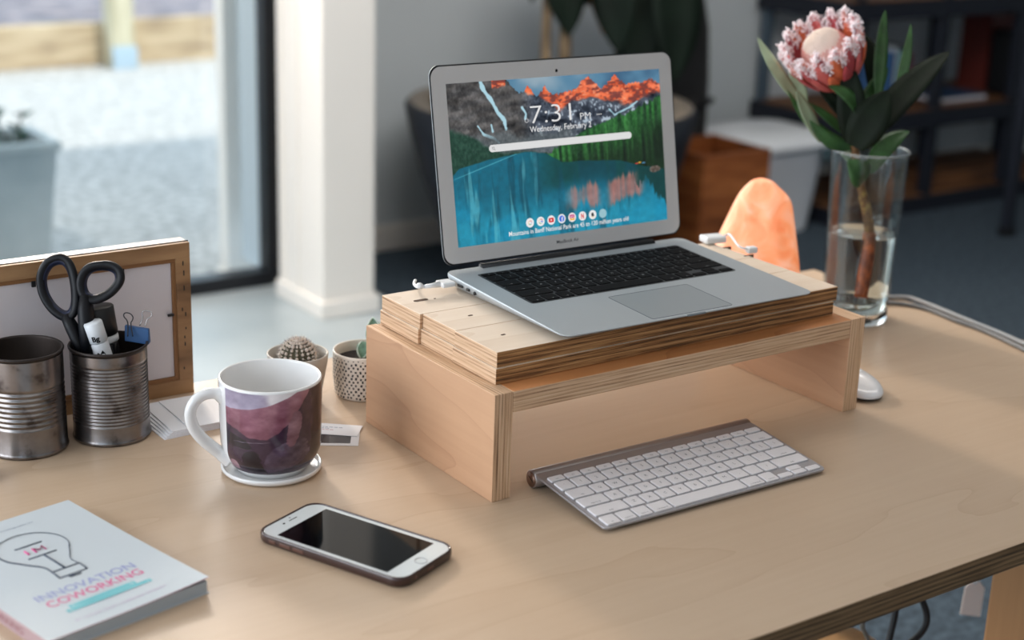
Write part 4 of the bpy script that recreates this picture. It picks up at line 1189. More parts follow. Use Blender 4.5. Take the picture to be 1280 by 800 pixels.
for nm, lp_, arm, rr in (('handle', lo1, [S3(205, 285), S3(226, 325), S3(246, 372), S3(256, 420)], (.0068, .0085, .0078, .0055)), ('handle', lo2, [S3(268, 222, -.004), S3(268, 268, -.004), S3(272, 320, -.004), S3(272, 420, -.004)], (.0070, .0098, .0105, .006))):
    b = MB(); b.tube(lp_, .0044, 14, closed=True, flat=1.35); b.tube(arm, list(rr), 14, flat=.8)
    h_ = b.build(nm, m_navy, sc_)
    c_ = sum(lp_, Vector()) / len(lp_)
    g_ = MB(); g_.tube([c_ + (p - c_) * .90 for p in lp_], .0030, 10, closed=True, flat=1.5); g_.build('finger_grip', m_navy_in, h_)
for dx, dd in ((0, 0), (.004, .003)):
    a0 = S3(262, 400, dd); b0 = Vector((dx - .003, dd, .004))
    b = MB(); ax = (b0 - a0); sd = Vector((CR.x, CR.y, 0)).normalized() * .007
    q_ = CF * .0012
    vs = [a0 - sd, a0 + sd, b0 + sd * .15, b0 - sd * .15]; vs = vs + [v_ + q_ for v_ in vs]
    b.add(vs, [(3, 2, 1, 0), (4, 5, 6, 7), (0, 1, 5, 4), (1, 2, 6, 5), (2, 3, 7, 6), (3, 0, 4, 7)]); b.build('blade', mat('steel_blade', hexc(170, 174, 180), .25, metal=.9), sc_)


def stick(name, top, bot, r, parts, label, cat):
    """parts: list of (name, t0, t1, radius factor, material) from bottom 0 to top 1"""
    top, bot = Vector(top), Vector(bot); e = empty(name, bot); tag(e, label, cat); d = top - bot; L_ = d.length
    e.rotation_euler = d.to_track_quat('Z', 'Y').to_euler()
    for nm, t0, t1, rf, m_ in parts:
        z0, z1 = t0 * L_, t1 * L_; R_ = r * rf; bv = min(.0012, R_ * .3)
        MB().lathe([(0, z0), (R_ - bv, z0), (R_, z0 + bv), (R_, z1 - bv), (R_ - bv, z1), (0, z1)], 32).build(nm, m_, e)
    return e, L_


gtop = AT(115.5, 402, C2 + Vector((0, 0, .10)), -.018); gbot = C2 + Vector((.012, -.012, .006))
e, L_ = stick('glue_stick', gtop, gbot, .0092, [('tube', 0, .82, .98, mat('tube_white', hexc(206, 208, 212), .35)), ('cap', .82, 1, 1.03, mat('cap_clear', hexc(214, 218, 222), .2))], 'small white glue stick with black lettering leaning in the tin can', 'glue stick')
g, f = text_geo('Bg', .0075, bold=.0003); b = MB()
fd = Matrix.Rotation(0, 4, 'Z')
inv = e.rotation_euler.to_matrix().inverted(); cd = inv @ (-CF); ang = math.atan2(cd.y, cd.x)
# text wraps on the tube, upright in the picture
up_l = inv @ CU
vs = []
for x_, y__, _ in g:
    a_ = ang + x_ / .0093; vs.append((.00975 * math.cos(a_), .00975 * math.sin(a_), L_ - .0185 + y__))
b.add(vs, f); b.build('lettering', M['black'], e)
b = MB(); sp = [(-.005, -.004), (-.002, -.0005), (0, -.003), (.003, .001), (.005, -.003), (.005, -.008), (-.005, -.008)]
b.add([(.0093 * math.cos(ang + x_ / .0093), .0093 * math.sin(ang + x_ / .0093), L_ - .030 + y__) for x_, y__ in sp], [tuple(range(7))]); b.build('printed_mark', M['black'], e)
btop = AT(120, 383, C2 + Vector((0, 0, .10)), .012); bbot = C2 + Vector((.010, .012, .005))
stick('ink_bottle', btop, bbot, .0175, [('bottle', 0, .70, .92, mat('bottle_dark', hexc(16, 16, 18), .25, coat=.4)), ('collar', .70, .76, .98, M['white_plastic']), ('cap', .76, 1, 1.0, M['black'])], 'black capped bottle with a white collar behind the glue stick', 'bottle')
# binder clip on the rim
m_blue = mat('clip_blue', hexc(44, 84, 132), .4); m_wire = mat('clip_wire', hexc(60, 60, 64), .3, metal=.8); m_wire2 = mat('clip_wire_bright', hexc(170, 166, 166), .25, metal=.9)
def z6(x, y): return (80 + x / 5.717, 300 + y / 5.717)
cref = C2 + Vector((.018, -.004, .1))
bcl = empty('binder_clip', AT(*z6(520, 640), cref)); tag(bcl, 'blue binder clip with two wire loops sitting in the tin can', 'binder clip')
bl_ = bcl.location.copy()
A_, B_ = AT(*z6(432, 612), cref) - bl_, AT(*z6(604, 640), cref) - bl_
dn = Vector((0, 0, -.016)); bk_ = Vector((CF.x, CF.y, 0)).normalized() * .010
vs = [A_, B_, B_ + bk_ * .5, A_ + bk_ * .5, A_ + dn - bk_ * .2, B_ + dn - bk_ * .2, B_ + dn + bk_ * .8, A_ + dn + bk_ * .8]
b = MB(); b.add(vs, [(0, 1, 2, 3), (0, 4, 5, 1), (3, 2, 6, 7), (0, 3, 7, 4), (1, 5, 6, 2), (4, 7, 6, 5)]); b.build('clip_body', m_blue, bcl, bevel=.0008)
for pp_, mm, dd in ((((455, 690), (457, 610), (450, 575), (430, 550), (428, 530), (445, 520), (475, 528), (493, 552), (488, 575), (478, 600), (492, 690)), m_wire, -.003), (((540, 612), (562, 560), (560, 530), (566, 510), (590, 504), (618, 512), (628, 532), (618, 552), (596, 565), (578, 618)), m_wire2, .006)):
    b = MB(); b.tube(crv([AT(*z6(*p), cref, dd) - bl_ for p in pp_], False, 4), .00065, 6); b.build('wire_handle', mm, bcl)

# picture frame seen from the back
FX0, FX1, FY, FT, FH = .404, .654, 1.530, .024, ZAT(.654, 1.531, 302.5)
fr = empty('picture_frame', ((FX0 + FX1) / 2, FY + FT / 2, 0)); tag(fr, 'wooden picture frame turned round, its white backing behind the tin cans', 'picture frame')
fo = Vector(fr.location)
m_fw = noise_mat('frame_wood', hexc(104, 76, 50), hexc(164, 128, 90), 12, rough=.6, c3=hexc(142, 106, 72), stretch=(.5, 3, 3))
m_fb = mat('frame_black', hexc(18, 20, 24), .5)
m_fp = mat('frame_pale', hexc(236, 214, 196), .5)
fw = .0165
def fbox(a, b_, mats_, nm, **k):
    return MB().box(Vector(a) - fo, Vector(b_) - fo, **k).build(nm, mats_, fr, bevel=.0004)
for a, b_ in (((FX0, FY, FH - fw), (FX1, FY + .006, FH)), ((FX0, FY, 0), (FX1, FY + .006, fw)), ((FX0, FY, fw), (FX0 + fw, FY + .006, FH - fw)), ((FX1 - fw, FY, fw), (FX1, FY + .006, FH - fw))):
    fbox(a, b_, m_fw, 'frame_rail')
fi = fw - .001; fw2 = fw + .0045
for a, b_ in (((FX0 + fi, FY + .0015, FH - fw2), (FX1 - fi, FY + .008, FH - fi)), ((FX0 + fi, FY + .0015, fi), (FX1 - fi, FY + .008, fw2)), ((FX0 + fi, FY + .0015, fw2), (FX0 + fw2, FY + .008, FH - fw2)), ((FX1 - fw2, FY + .0015, fw2), (FX1 - fi, FY + .008, FH - fw2))):
    fbox(a, b_, mat('frame_lip', hexc(132, 92, 56), .55), 'inner_lip')
fbox((FX0 - .0012, FY + .006, -.0), (FX1 + .0012, FY + .0085, FH + .0008), m_fb, 'black_edge_strip')
fbox((FX0 + .0004, FY + .0085, 0), (FX1 - .0004, FY + FT, FH + .0002), m_fp, 'front_moulding')
fbox((FX0 + fw2, FY + .0035, fw2), (FX1 - fw2, FY + .006, FH - fw2), mat('backing_board', hexc(206, 200, 204), .7, var=.02), 'backing_board')
for px, py, hz_ in ((42, 346, 0), (153, 331, 0), (217, 394, 1), (9999, 0, 0)):
    if px > 2000: continue
    p = PY(px, py, FY)
    if hz_: fbox((FX1 - fw2 - .006, FY + .0005, p.z - .0014), (FX1 - fw2 + .001, FY + .003, p.z + .0014), m_fb, 'retaining_tab')
    else: fbox((p.x - .0022, FY + .0005, FH - fw2 - .0055), (p.x + .0022, FY + .003, FH - fw2 + .001), m_fb, 'retaining_tab')
# chipped black marks along the right rail
b = MB(); rg = random.Random(5)
for z_ in (.150, .139, .122, .098, .092, .076, .066, .058, .030):
    x_ = FX1 - .0088 + rg.uniform(-.002, .002); hgt = rg.uniform(.002, .006)
    b.box(Vector((x_ - .0007, FY - .0003, z_ - hgt / 2)) - fo, Vector((x_ + .0006, FY + .0002, z_ + hgt / 2)) - fo, M=None)
o = b.build('chipped_marks', m_fb, fr); o['kind'] = 'stuff'

# stack of blank white cards
o0 = PZ(213, 549); e1 = (PZ(276, 537) - o0); e1.z = 0; e1.normalize(); e2 = Vector((-e1.y, e1.x, 0))
az = math.atan2(e1.y, e1.x)
lbs = ['bottom sheet of the white card stack on the desk, sticking out left', 'second lowest sheet of the white card stack beside the tin can', 'third sheet up in the white card stack beside the tin can', 'fourth sheet up in the white card stack beside the tin can', 'fifth sheet up in the white card stack, just below the top one', 'topmost blank card of the white stack between tin can and mug']
for i in range(6):
    rot_ = az + (.06 - .015 * i if i < 4 else .0) + (-.0 if i < 5 else .0)
    off = o0 + e1 * (-.006 + .0025 * i if i < 5 else .016) + e2 * (.001 * i)
    if i == 5: off = o0 + e1 * .022 + e2 * .003
    o = MB().box((0, 0, 0), (.150 if i < 5 else .130, .092 - .001 * i, .0012)).build('card', M['paper'], loc=(off.x, off.y, .0013 * i), rot=(0, 0, rot_ if i < 5 else az))
    tag(o, lbs[i], 'card', 'blank white cards in a stack')

# two business cards by the mug
def quad(name, pts, z0, z1, m_, label):
    P_ = [PZ(*p, z1) for p in pts]; c = sum(P_, Vector()) / 4; c.z = 0
    b = MB(); b.prism([(p.x - c.x, p.y - c.y) for p in P_], z0, z1); o = b.build(name, m_, loc=c); tag(o, label, 'business card'); return o, c
def z16(x, y): return (390 + x / 16, 515 + y / 16)
A_, B_ = PZ(*z16(920, 680)), PZ(*z16(935, 400))
ex = (PZ(*z16(920, 680)) - PZ(*z16(90, 670))); ex.z = 0; ex.normalize(); ey = Vector((-ex.y, ex.x, 0)); 
def card(name, cor, ex, w_, h_, z0, label):
    """corner = lower right"""
    ey = Vector((-ex.y, ex.x, 0)); e = empty(name, Vector((cor.x, cor.y, z0)) - ex * w_, math.atan2(ex.y, ex.x)); tag(e, label, 'business card')
    MB().box((0, 0, 0), (w_, h_, .0005)).build('card_stock', M['paper'], e); return e
c1 = card('business_card', PZ(*z16(925, 682)), ex, .088, .052, 0, 'business card with a dark photo strip, half under another by the mug')
MB().box((.010, .0060, .0005), (.088 - .0085, .036, .00058)).build('photo_strip', mat('photo_dark', hexc(40, 28, 34), .3, var=.5, vscale=60), c1)
g, f = text_w('visit us by the water on the harbour', .0024, .045); 
ex2 = (PZ(*z16(900, 485)) - PZ(*z16(110, 430))); ex2.z = 0; ex2.normalize()
c2_ = card('business_card', PZ(*z16(905, 488), .001), ex2, .085, .030, .0007, 'pale business card with small print, on top of the other near the riser')
b = MB(); rg = random.Random(4)
for row, (x0, x1, mi) in enumerate(((.030, .066, 0), (.026, .052, 0), (.026, .056, 1))):
    x = x0
    while x < x1:
        w_ = rg.uniform(.0016, .0045); b.box((x, .0195 - row * .0036, .0005), (x + w_, .0208 - row * .0036, .00055), mi); x += w_ + .0012
o = b.build('small_print', [mat('print_blue', hexc(140, 150, 168), .7), mat('print_pink', hexc(190, 150, 160), .7)], c2_); o['kind'] = 'stuff'

# cactus pot
m_clay = mat('pot_beige', hexc(188, 180, 170), .45, var=.03)
m_soil = mat('soil', hexc(58, 44, 36), .95, bump=.8, bscale=300, var=.4, vscale=200)
P1 = Vector((.738, 1.442, 0)); h1 = ZAT(P1.x, P1.y, 440)
e = empty('plant_pot', P1); tag(e, 'plain beige tapered pot behind the mug, holding a cactus', 'pot')
r1 = .0335
MB().lathe([(0, .002), (.019, .002), (.021, 0), (.0235, .001), (.0262, .015), (.0300, .035), (.0325, h1 - .01), (r1, h1 - .0008), (r1 - .001, h1), (r1 - .0022, h1 - .0008), (r1 - .0035, h1 - .012), (r1 - .005, h1 - .016)], 64).build('pot_body', m_clay, e, weld=True)
MB().lathe([(r1 - .0045, h1 - .016), (.02, h1 - .0145), (0, h1 - .0135)], 40).build('soil', m_soil, e)
cz = h1 - .0215; cb = P1 + Vector((0, 0, cz)); ca = empty('cactus', cb); tag(ca, 'small round cactus with white spines in the beige pot', 'cactus')
R_ = .0185; vs = []; fs = []; nu, nv = 72, 26; ribs = 18
for i in range(nv + 1):
    th_ = math.pi * (1 - i / nv)
    for j in range(nu):
        a = math.tau * j / nu; rr2 = R_ * (1 + .07 * math.cos(ribs * a)) * math.sin(th_)
        vs.append((rr2 * math.cos(a), rr2 * math.sin(a), R_ * .92 - R_ * 0.0 + R_ * .95 * math.cos(th_)))
for i in range(nv):
    for j in range(nu):
        k = (j + 1) % nu; fs.append((i * nu + j, i * nu + k, (i + 1) * nu + k, (i + 1) * nu + j))
MB().add(vs, fs, 0, True).build('body', mat('cactus_green', hexc(84, 80, 62), .7, var=.25, vscale=150), ca)
b = MB(); b2 = MB(); rg = random.Random(9)
for j in range(ribs):
    a = math.tau * j / ribs
    for k in range(7):
        th_ = math.radians(12 + k * 14); nrm = Vector((math.sin(th_) * math.cos(a), math.sin(th_) * math.sin(a), math.cos(th_) * .95)); p = nrm * R_ * 1.06 + Vector((0, 0, R_ * .92))
        b.ball(p, rg.uniform(.0011, .0023), 6, 4)
        for s_ in range(8):
            d = (nrm + Vector((rg.uniform(-1, 1), rg.uniform(-1, 1), rg.uniform(-.6, 1))) * .75).normalized()
            b2.tube([p, p + d * rg.uniform(.003, .0055)], [.00022, .00006], 4, mi=0 if rg.random() < .7 else 1)
o = b.build('wool_tufts', mat('areole', hexc(222, 208, 196), .9), ca); o['kind'] = 'stuff'
o = b2.build('spines', [mat('spine_white', hexc(222, 216, 206), .6), mat('spine_dark', hexc(120, 96, 110), .6)], ca); o['kind'] = 'stuff'

# dotted pot with a succulent
P2 = Vector((.8165, 1.4335, 0)); h2 = ZAT(P2.x, P2.y, 436); r2 = .0352
e = empty('plant_pot', P2); tag(e, 'white straight sided pot with small black dashes, beside the riser', 'pot')
rp = lambda z: .0318 + (r2 - .0318) * min(1, z / (h2 * .45)) ** .6
MB().lathe([(0, .002), (.028, .002), (.030, 0), (.0314, .0012)] + [(rp(z * h2), z * h2) for z in (.08, .2, .35, .5, .75, .95)] + [(r2 - .0004, h2 - .0003), (r2 - .0014, h2), (r2 - .0024, h2 - .001), (r2 - .003, h2 - .01), (r2 - .0032, h2 - .013)], 72).build('pot_body', mat('pot_white', hexc(218, 208, 196), .4), e, weld=True)
MB().lathe([(r2 - .003, h2 - .012), (.018, h2 - .011), (0, h2 - .0105)], 40).build('soil', mat('soil_dark', hexc(38, 30, 28), .95, bump=.8, bscale=300), e)
b = MB(); rg = random.Random(11); NR = 12
for k in range(NR):
    z = .0045 + (h2 - .0085) * k / (NR - 1); nn = 40
    for j in range(nn):
        a = math.tau * (j + (.5 if k % 2 else 0)) / nn + rg.uniform(-.025, .025); zc = z + rg.uniform(-.0006, .0006)
        if k == NR - 1: wz, wa = .0005, .0008
        else: wz, wa = rg.uniform(.0010, .0015), rg.uniform(.0009, .0012)
        tl = rg.uniform(-.3, .3); R_ = rp(zc) + .00012; vs = []
        for ux_, uz_ in ((-1, -1), (1, -1), (1, 1), (-1, 1)):
            aa = a + (ux_ * wa * math.cos(tl) - uz_ * wz * math.sin(tl)) / R_; vs.append((R_ * math.cos(aa), R_ * math.sin(aa), zc + uz_ * wz * math.cos(tl) + ux_ * wa * math.sin(tl)))
        b.add(vs, [(0, 1, 2, 3)])
o = b.build('dash_pattern', M['black'], e); o['kind'] = 'stuff'
sb2 = P2 + Vector((0, 0, h2 - .011)); su = empty('succulent', sb2); tag(su, 'little green and white edged succulent in the dashed pot', 'succulent')
m_sg = mat('succulent_green', hexc(104, 140, 118), .5, var=.35, vscale=120); m_se = mat('succulent_edge', hexc(196, 214, 204), .5)
def z57(x, y): return (440 + x / 5.717, 380 + y / 5.717)
for base_, tip_, w_, dd in (((160, 330), (85, 260), .014, -.004), ((165, 300), (150, 95), .018, .0), ((170, 320), (120, 300), .013, -.008), ((175, 310), (195, 130), .015, .01), ((180, 330), (240, 250), .015, .012)):
    A_ = sb2 + Vector((.002, 0, 0)) if False else AT(*z57(*base_), P2, dd); B_ = AT(*z57(*tip_), P2, dd - .002)
    if w_ == .014: B_ = AT(*z57(68, 392), P2, -.012); A_ = AT(*z57(92, 270), P2, -.006)
    b = MB(); leaf_mb(b, A_ - sb2, B_ - sb2, w_, -CF + CU * .5, bend=.004, seg=10, cup=.3); lf = b.build('leaf', m_sg, su)
    b = MB(); n_ = 12
    A2, B2 = A_ - sb2, B_ - sb2; ax = B2 - A2; sd = ax.normalized().cross((-CF).normalized())
    for s_ in (-1, 1):
        b.tube([A2 + ax * (i / n_) + sd * (s_ * w_ * .48 * math.sin(math.pi * min(1, (i / n_ * .92 + .08)) ** .85) ** .75 if i < n_ else 0) - CF * (.004 * math.sin(math.pi * i / n_) + .0012) for i in range(n_ + 1)], .0009, 5)
    b.build('pale_leaf_margin', m_se, lf)
MB().tube([Vector((0, 0, -.001)), (AT(*z57(150, 250), P2) - sb2) * .6, AT(*z57(160, 200), P2) - sb2], .0022, 8).build('stem', m_sg, su)

# book
BA = Vector((.428, 1.297, 0)); bz = .2056; bw, bh, bt = .149, .2155, .0125
bo = empty('paperback_book', BA - Vector((math.cos(bz), math.sin(bz), 0)) * bw, bz); tag(bo, 'white paperback with a light bulb drawing on its cover, bottom left', 'book')
m_cov = mat('cover_white', hexc(196, 204, 210), .6, spec=.15)
m_pages = mat('page_edges', hexc(176, 186, 194), .8, bump=.4, bscale=900)
def bx3(a, b_, m_, nm, **k): return MB().box(a, b_).build(nm, m_, bo, **k)
MB().box((.001, -bh + .001, .0006), (bw - .0015, -.001, bt - .0012)).build('page_block', m_pages, bo)
m_covin = mat('cover_inside', hexc(150, 40, 66), .5)
# front cover, lifting a little at its lower right corner
nx, ny = 16, 20; vs = []; fs = []
for s_ in (0, 1):
    for j in range(ny + 1):
        for i in range(nx + 1):
            x = bw * i / nx; y = -bh * j / ny; lift = .0030 * max(0, (i / nx - .35) / .65) ** 2 * max(0, (j / ny - .3) / .7) ** 2
            vs.append((x, y, bt - .0012 + lift + (.0006 if s_ else 0.0)))
nn = (nx + 1) * (ny + 1); g1 = []; g2 = []
for j in range(ny):
    for i in range(nx):
        a = j * (nx + 1) + i; g2.append((a, a + 1, a + nx + 2, a + nx + 1)); g1.append((nn + a, nn + a + nx + 1, nn + a + nx + 2, nn + a + 1))
ed = []
for j in range(ny):
    a = j * (nx + 1) + nx; ed.append((a, nn + a, nn + a + nx + 1, a + nx + 1)); a = j * (nx + 1); ed.append((a, a + nx + 1, nn + a + nx + 1, nn + a))
for i in range(nx):
    a = ny * (nx + 1) + i; ed.append((a, a + 1, nn + a + 1, nn + a)); ed.append((i, nn + i, nn + i + 1, i + 1))
b = MB(); b.add(vs, g1, 0, True); base_i = len(b.v)
b.add(vs, g2, 1, True); b.add(vs, ed, 2)
cv = b.build('front_cover', [m_cov, m_covin, mat('cover_edge', hexc(196, 120, 140), .5)], bo)
bx3((0, -bh, 0), (bw, 0, .0006), m_cov, 'back_cover')
sp_ = bx3((-.0006, -bh, 0), (.0006, 0, bt - .0008), mat('spine_pink', hexc(176, 150, 152), .5), 'spine')
g, f = text_w('INNOVATION COWORKING', .0080, .150); b = MB()
b.add([(-.0008, -x - .105, y_ + .0035) for x, y_, _ in g], f); b.build('spine_lettering', mat('spine_red', hexc(150, 96, 104), .6), sp_)
def lift_at(x, y):
    i = x / bw; j = -y / bh; return .0030 * max(0, (i - .35) / .65) ** 2 * max(0, (j - .3) / .7) ** 2
def bput(mb, txt, size, r0, r1, d, mi=0, bold=0.0):
    g, f = text_w(txt, size, r1 - r0, bold=bold); cx_ = bw + (r0 + r1) / 2
    mb.add([(x + cx_, y_ - d, bt - .0004 + lift_at(x + cx_, y_ - d)) for x, y_, _ in g], f, mi)
m_lav = mat('ink_lavender', hexc(142, 150, 196), .6); m_mag = mat('ink_magenta', hexc(200, 70, 132), .5); m_teal = mat('ink_teal', hexc(74, 172, 184), .5); m_nav = mat('ink_navy', hexc(12, 40, 70), .5)
def dput(txt, size, r0, r1, d, m_, nm, bold=0.0):
    b = MB(); bput(b, txt, size, r0, r1, d, 0, bold); return b.build(nm, m_, cv)
dput('INNOVATION', .0150, -.1213, -.0303, .1560, m_lav, 'title_line', .00015)
dput('COWORKING', .0150, -.1196, -.0318, .1700, m_mag, 'title_line', .0002)
b = MB()
for r0, r1, d0, d1 in ((-.1080, -.0465, .1755, .1810), (-.1130, -.0350, .1810, .1866)):
    b.add([(bw + r, -d, bt - .00045 + lift_at(bw + r, -d)) for r, d in ((r0, d1), (r1, d1), (r1, d0), (r0, d0))], [(0, 1, 2, 3)])
sb_t = b.build('subtitle_block', m_teal, cv)
dput('A GUIDE TO AN AUSTRALIAN', .0046, -.1055, -.0490, .1800, m_cov, 'subtitle_text')
dput('ENTREPRENEURIAL ECOSYSTEM', .0046, -.1105, -.0375, .1856, m_cov, 'subtitle_text')
dput('BY TAYLOR TRAN | CHRISTINE SWEENEY', .0044, -.1160, -.0320, .2027, mat('ink_pale', hexc(184, 172, 196), .5), 'byline', .00005)
dput('innovationcoworking.com.au', .0042, -.1120, -.0480, .0210, mat('ink_grey', hexc(140, 152, 170), .5), 'web_address')
b = MB()
def stroke(pts, r=.0011): b.tube([(bw + r_, -d_, bt - .0003) for r_, d_ in pts], r, 6, flat=.35)
stroke([(-.0838, .0762), (-.0838, .0676)]); stroke([(-.0768, .0762), (-.0768, .0676), (-.0722, .0734), (-.0676, .0676), (-.0676, .0762)])
b.build('monogram', m_mag, cv)
b = MB(); zc = bt - .0003
def bl(pts, r=.0007, closed=False):
    b.tube([(bw + r_, -d_, zc) for r_, d_ in pts], r, 4, closed=closed, flat=.4)
arc = [(-.0750 + .0305 * math.sin(math.radians(a)), .0665 - .0305 * math.cos(math.radians(a))) for a in range(-128, 129, 8)]
bulb = [(-.0868, .1174), (-.0865, .110), (-.0885, .103), (-.0945, .0935)] + arc + [(-.0553, .0935), (-.0610, .103), (-.0622, .110), (-.0612, .1174)]
bl([(p[0], p[1]) for p in crv([(x, y_, 0) for x, y_ in bulb], False, 3)])
bl([(-.0868, .1174), (-.0612, .1174)]); bl([(-.0868, .1174), (-.0876, .1308)]); bl([(-.0612, .1174), (-.0618, .1308)]); bl([(-.0876, .1308), (-.0618, .1308)])
bl([(-.0885, .0603), (-.0628, .0603)]); bl([(-.0888, .0836), (-.0622, .0836)]); bl([(-.0748, .0836), (-.0746, .1174)], .0009)
bl([(-.0810, .1330), (-.0688, .1334)], .0004); bl([(-.0800, .1346), (-.0700, .1350)], .0004)
b.build('bulb_drawing', m_nav, cv)

# small wooden thing cut by the left edge
e = empty('wooden_peg', PZ(-8, 598)); tag(e, 'tip of a small pale wooden peg at the left picture edge', 'peg')
MB().prism([(-.012, -.01), (.0, -.008), (.004, .0), (.001, .02), (-.012, .02)], 0, .012).build('peg_body', mat('peg_wood', hexc(178, 158, 130), .6), e, bevel=.002)
MB().tube([(-.002, -.004, .013), (.003, 0, .009)], .0012, 6).build('peg_spring', M['black'], e)

# ================================================================== LAMP, VASE AND FLOWER
# salt lamp
SL = Vector((PY(950, 300, 1.455).x, 1.455, 0)); hs = ZAT(SL.x, SL.y, 223)
sl_ = empty('salt_lamp', SL); tag(sl_, 'glowing orange rock salt lamp on the desk behind the riser', 'lamp')
m_salt = bpy.data.materials.new('salt'); m_salt.use_nodes = True; nt = m_salt.node_tree; b_ = nt.nodes['Principled BSDF']
tc = N(nt, 'ShaderNodeTexCoord'); no = N(nt, 'ShaderNodeTexNoise'); no.inputs['Scale'].default_value = 22; no.inputs['Detail'].default_value = 5; no.inputs['Distortion'].default_value = 1.2
nt.links.new(tc.outputs['Object'], no.inputs['Vector'])
r_ = ramp(nt, [(.36, (.95, .20, .04, 1)), (.5, (1.0, .34, .13, 1)), (.64, (1.0, .52, .34, 1))]); nt.links.new(no.outputs['Fac'], r_.inputs[0])
nt.links.new(r_.outputs[0], b_.inputs['Emission Color']); b_.inputs['Emission Strength'].default_value = .44
b_.inputs['Base Color'].default_value = hexc(238, 160, 128); b_.inputs['Roughness'].default_value = .55
bp = N(nt, 'ShaderNodeBump'); bp.inputs['Strength'].default_value = .9; bp.inputs['Distance'].default_value = .008; nt.links.new(no.outputs['Fac'], bp.inputs['Height']); nt.links.new(bp.outputs[0], b_.inputs['Normal'])
zb = .022
sil = [  # picture row, left, right edge of the rock
    (223, 943, 949), (224.5, 936, 955), (228, 930, 961), (234, 925, 966), (241, 920, 975), (248, 917, 982), (257, 913, 986), (268, 909, 988), (282, 903, 991), (296, 898, 994), (312, 893, 997), (330, 889, 1001), (350, 888, 1003), (368, 892, 1002), (378, 899, 998)]
rg = np.random.default_rng(12); nseg = 56; vs = []; fs = []
ph_ = rg.random((6,)) * 6.28
rgt = Vector((rcam.x, rcam.y, 0)); fwd = Vector((-ccam.x, -ccam.y, 0))
scale_ = (SL - CO).dot(CF) / FPX
for k, (py, xl, xr) in enumerate(sil):
    z = max(zb, ZAT(SL.x, SL.y, py)) - 0; cxo = ((xl + xr) / 2 - 950) * scale_; hw = (xr - xl) / 2 * scale_
    for j in range(nseg):
        a = math.tau * j / nseg
        f_ = 1 + .05 * math.sin(3 * a + ph_[0] + z * 20) + .04 * math.sin(5 * a + ph_[1] - z * 34) + .025 * math.sin(9 * a + ph_[2] + z * 50)
        ff = 1 + (f_ - 1) * (1 - abs(math.cos(a)) ** 4)
        p = rgt * (cxo + hw * math.cos(a) * ff) + fwd * (hw * .80 * math.sin(a) * f_) + Vector((0, 0, z + .003 * math.sin(a + 2.4) * (1 if 1 < k < 11 else 0)))
        vs.append(p)
for k in range(len(sil) - 1):
    for j in range(nseg):
        q_ = (j + 1) % nseg; fs.append((k * nseg + j, k * nseg + nseg + j, k * nseg + nseg + q_, k * nseg + q_))
fs.append(tuple(range(nseg))); fs.append(tuple(reversed([(len(sil) - 1) * nseg + j for j in range(nseg)])))
b = MB(); b.add(vs, fs, 0, True); o = b.build('salt_rock', m_salt, sl_)
sd_ = o.modifiers.new('sub', 'SUBSURF'); sd_.levels = 1; sd_.render_levels = 1
MB().lathe([(0, 0), (.046, 0), (.049, .003), (.049, .018), (.046, .0215), (0, .0215)], 48).build('wooden_base', ply_face('lamp_base_wood', hexc(150, 100, 62), hexc(110, 70, 40), 0), sl_)

# vase
VB = Vector((1.522, 1.3575, 0)); vz = ZAT(VB.x + .004, VB.y, 187)
va = empty('glass_vase', VB); tag(va, 'tall clear glass cylinder vase half filled with water', 'vase')
m_vg = bpy.data.materials.new('vase_glass'); m_vg.use_nodes = True; nt = m_vg.node_tree; nt.nodes.remove(nt.nodes['Principled BSDF']); out_ = nt.nodes['Material Output']
t_ = N(nt, 'ShaderNodeBsdfTransparent'); t_.inputs[0].default_value = (.90, .93, .93, 1); g_ = N(nt, 'ShaderNodeBsdfGlossy'); g_.inputs['Roughness'].default_value = .03
lw = N(nt, 'ShaderNodeLayerWeight'); lw.inputs[0].default_value = .35; rp_ = ramp(nt, [(0, (.05, .05, .05, 1)), (.5, (.10, .10, .10, 1)), (.85, (.35, .35, .35, 1)), (1, (.8, .8, .8, 1))]); nt.links.new(lw.outputs['Facing'], rp_.inputs[0])
mx = N(nt, 'ShaderNodeMixShader'); nt.links.new(rp_.outputs[0], mx.inputs[0]); nt.links.new(t_.outputs[0], mx.inputs[1]); nt.links.new(g_.outputs[0], mx.inputs[2]); nt.links.new(mx.outputs[0], out_.inputs[0])
m_solid = mat('vase_base_glass', (.95, .98, .98, 1), .02, trans=1.0, ior=1.48)
rb0, rt0 = .0430, .0505
rv = lambda z: rb0 + (rt0 - rb0) * z / vz
b = MB(); b.lathe([(rv(.016) , .016)] + [(rv(z), z) for z in (.05, .1, .15, vz - .002)] + [(rv(vz) - .0003, vz), (rv(vz) - .0022, vz), (rv(vz) - .0026, vz - .002)] + [(rv(z) - .0026, z) for z in (.15, .1, .05, .016)], 96)
b.build('glass_wall', m_vg, va)
b = MB(); b.lathe([(0, .0008), (rb0 - .006, .0004), (rb0 - .0015, .0002), (rb0, .002), (rb0 + .0002, .0158), (rb0 - .003, .0160), (rb0 - .008, .0140), (0, .0135)], 80); b.build('thick_base', m_solid, va, weld=True)
b = MB(); b.tube([((rv(vz) - .0012) * math.cos(a * math.tau / 72), (rv(vz) - .0012) * math.sin(a * math.tau / 72), vz) for a in range(72)], .0014, 8, closed=True); b.build('rolled_rim', mat('rim_glass', (.96, .98, .98, 1), .05, trans=.85, ior=1.45), va)
wz = ZAT(VB.x, VB.y, 290)
wt = MB().lathe([(0, .0165), (rv(.0165) - .0032, .0165)] + [(rv(z) - .0030, z) for z in (.03, .06, wz - .001)] + [(rv(wz) - .0028, wz + .0006), (rv(wz) - .005, wz), (0, wz)], 96).build('water', mat('water', (.97, .97, .95, 1), 0.0, trans=1.0, ior=1.33), loc=VB, weld=True)
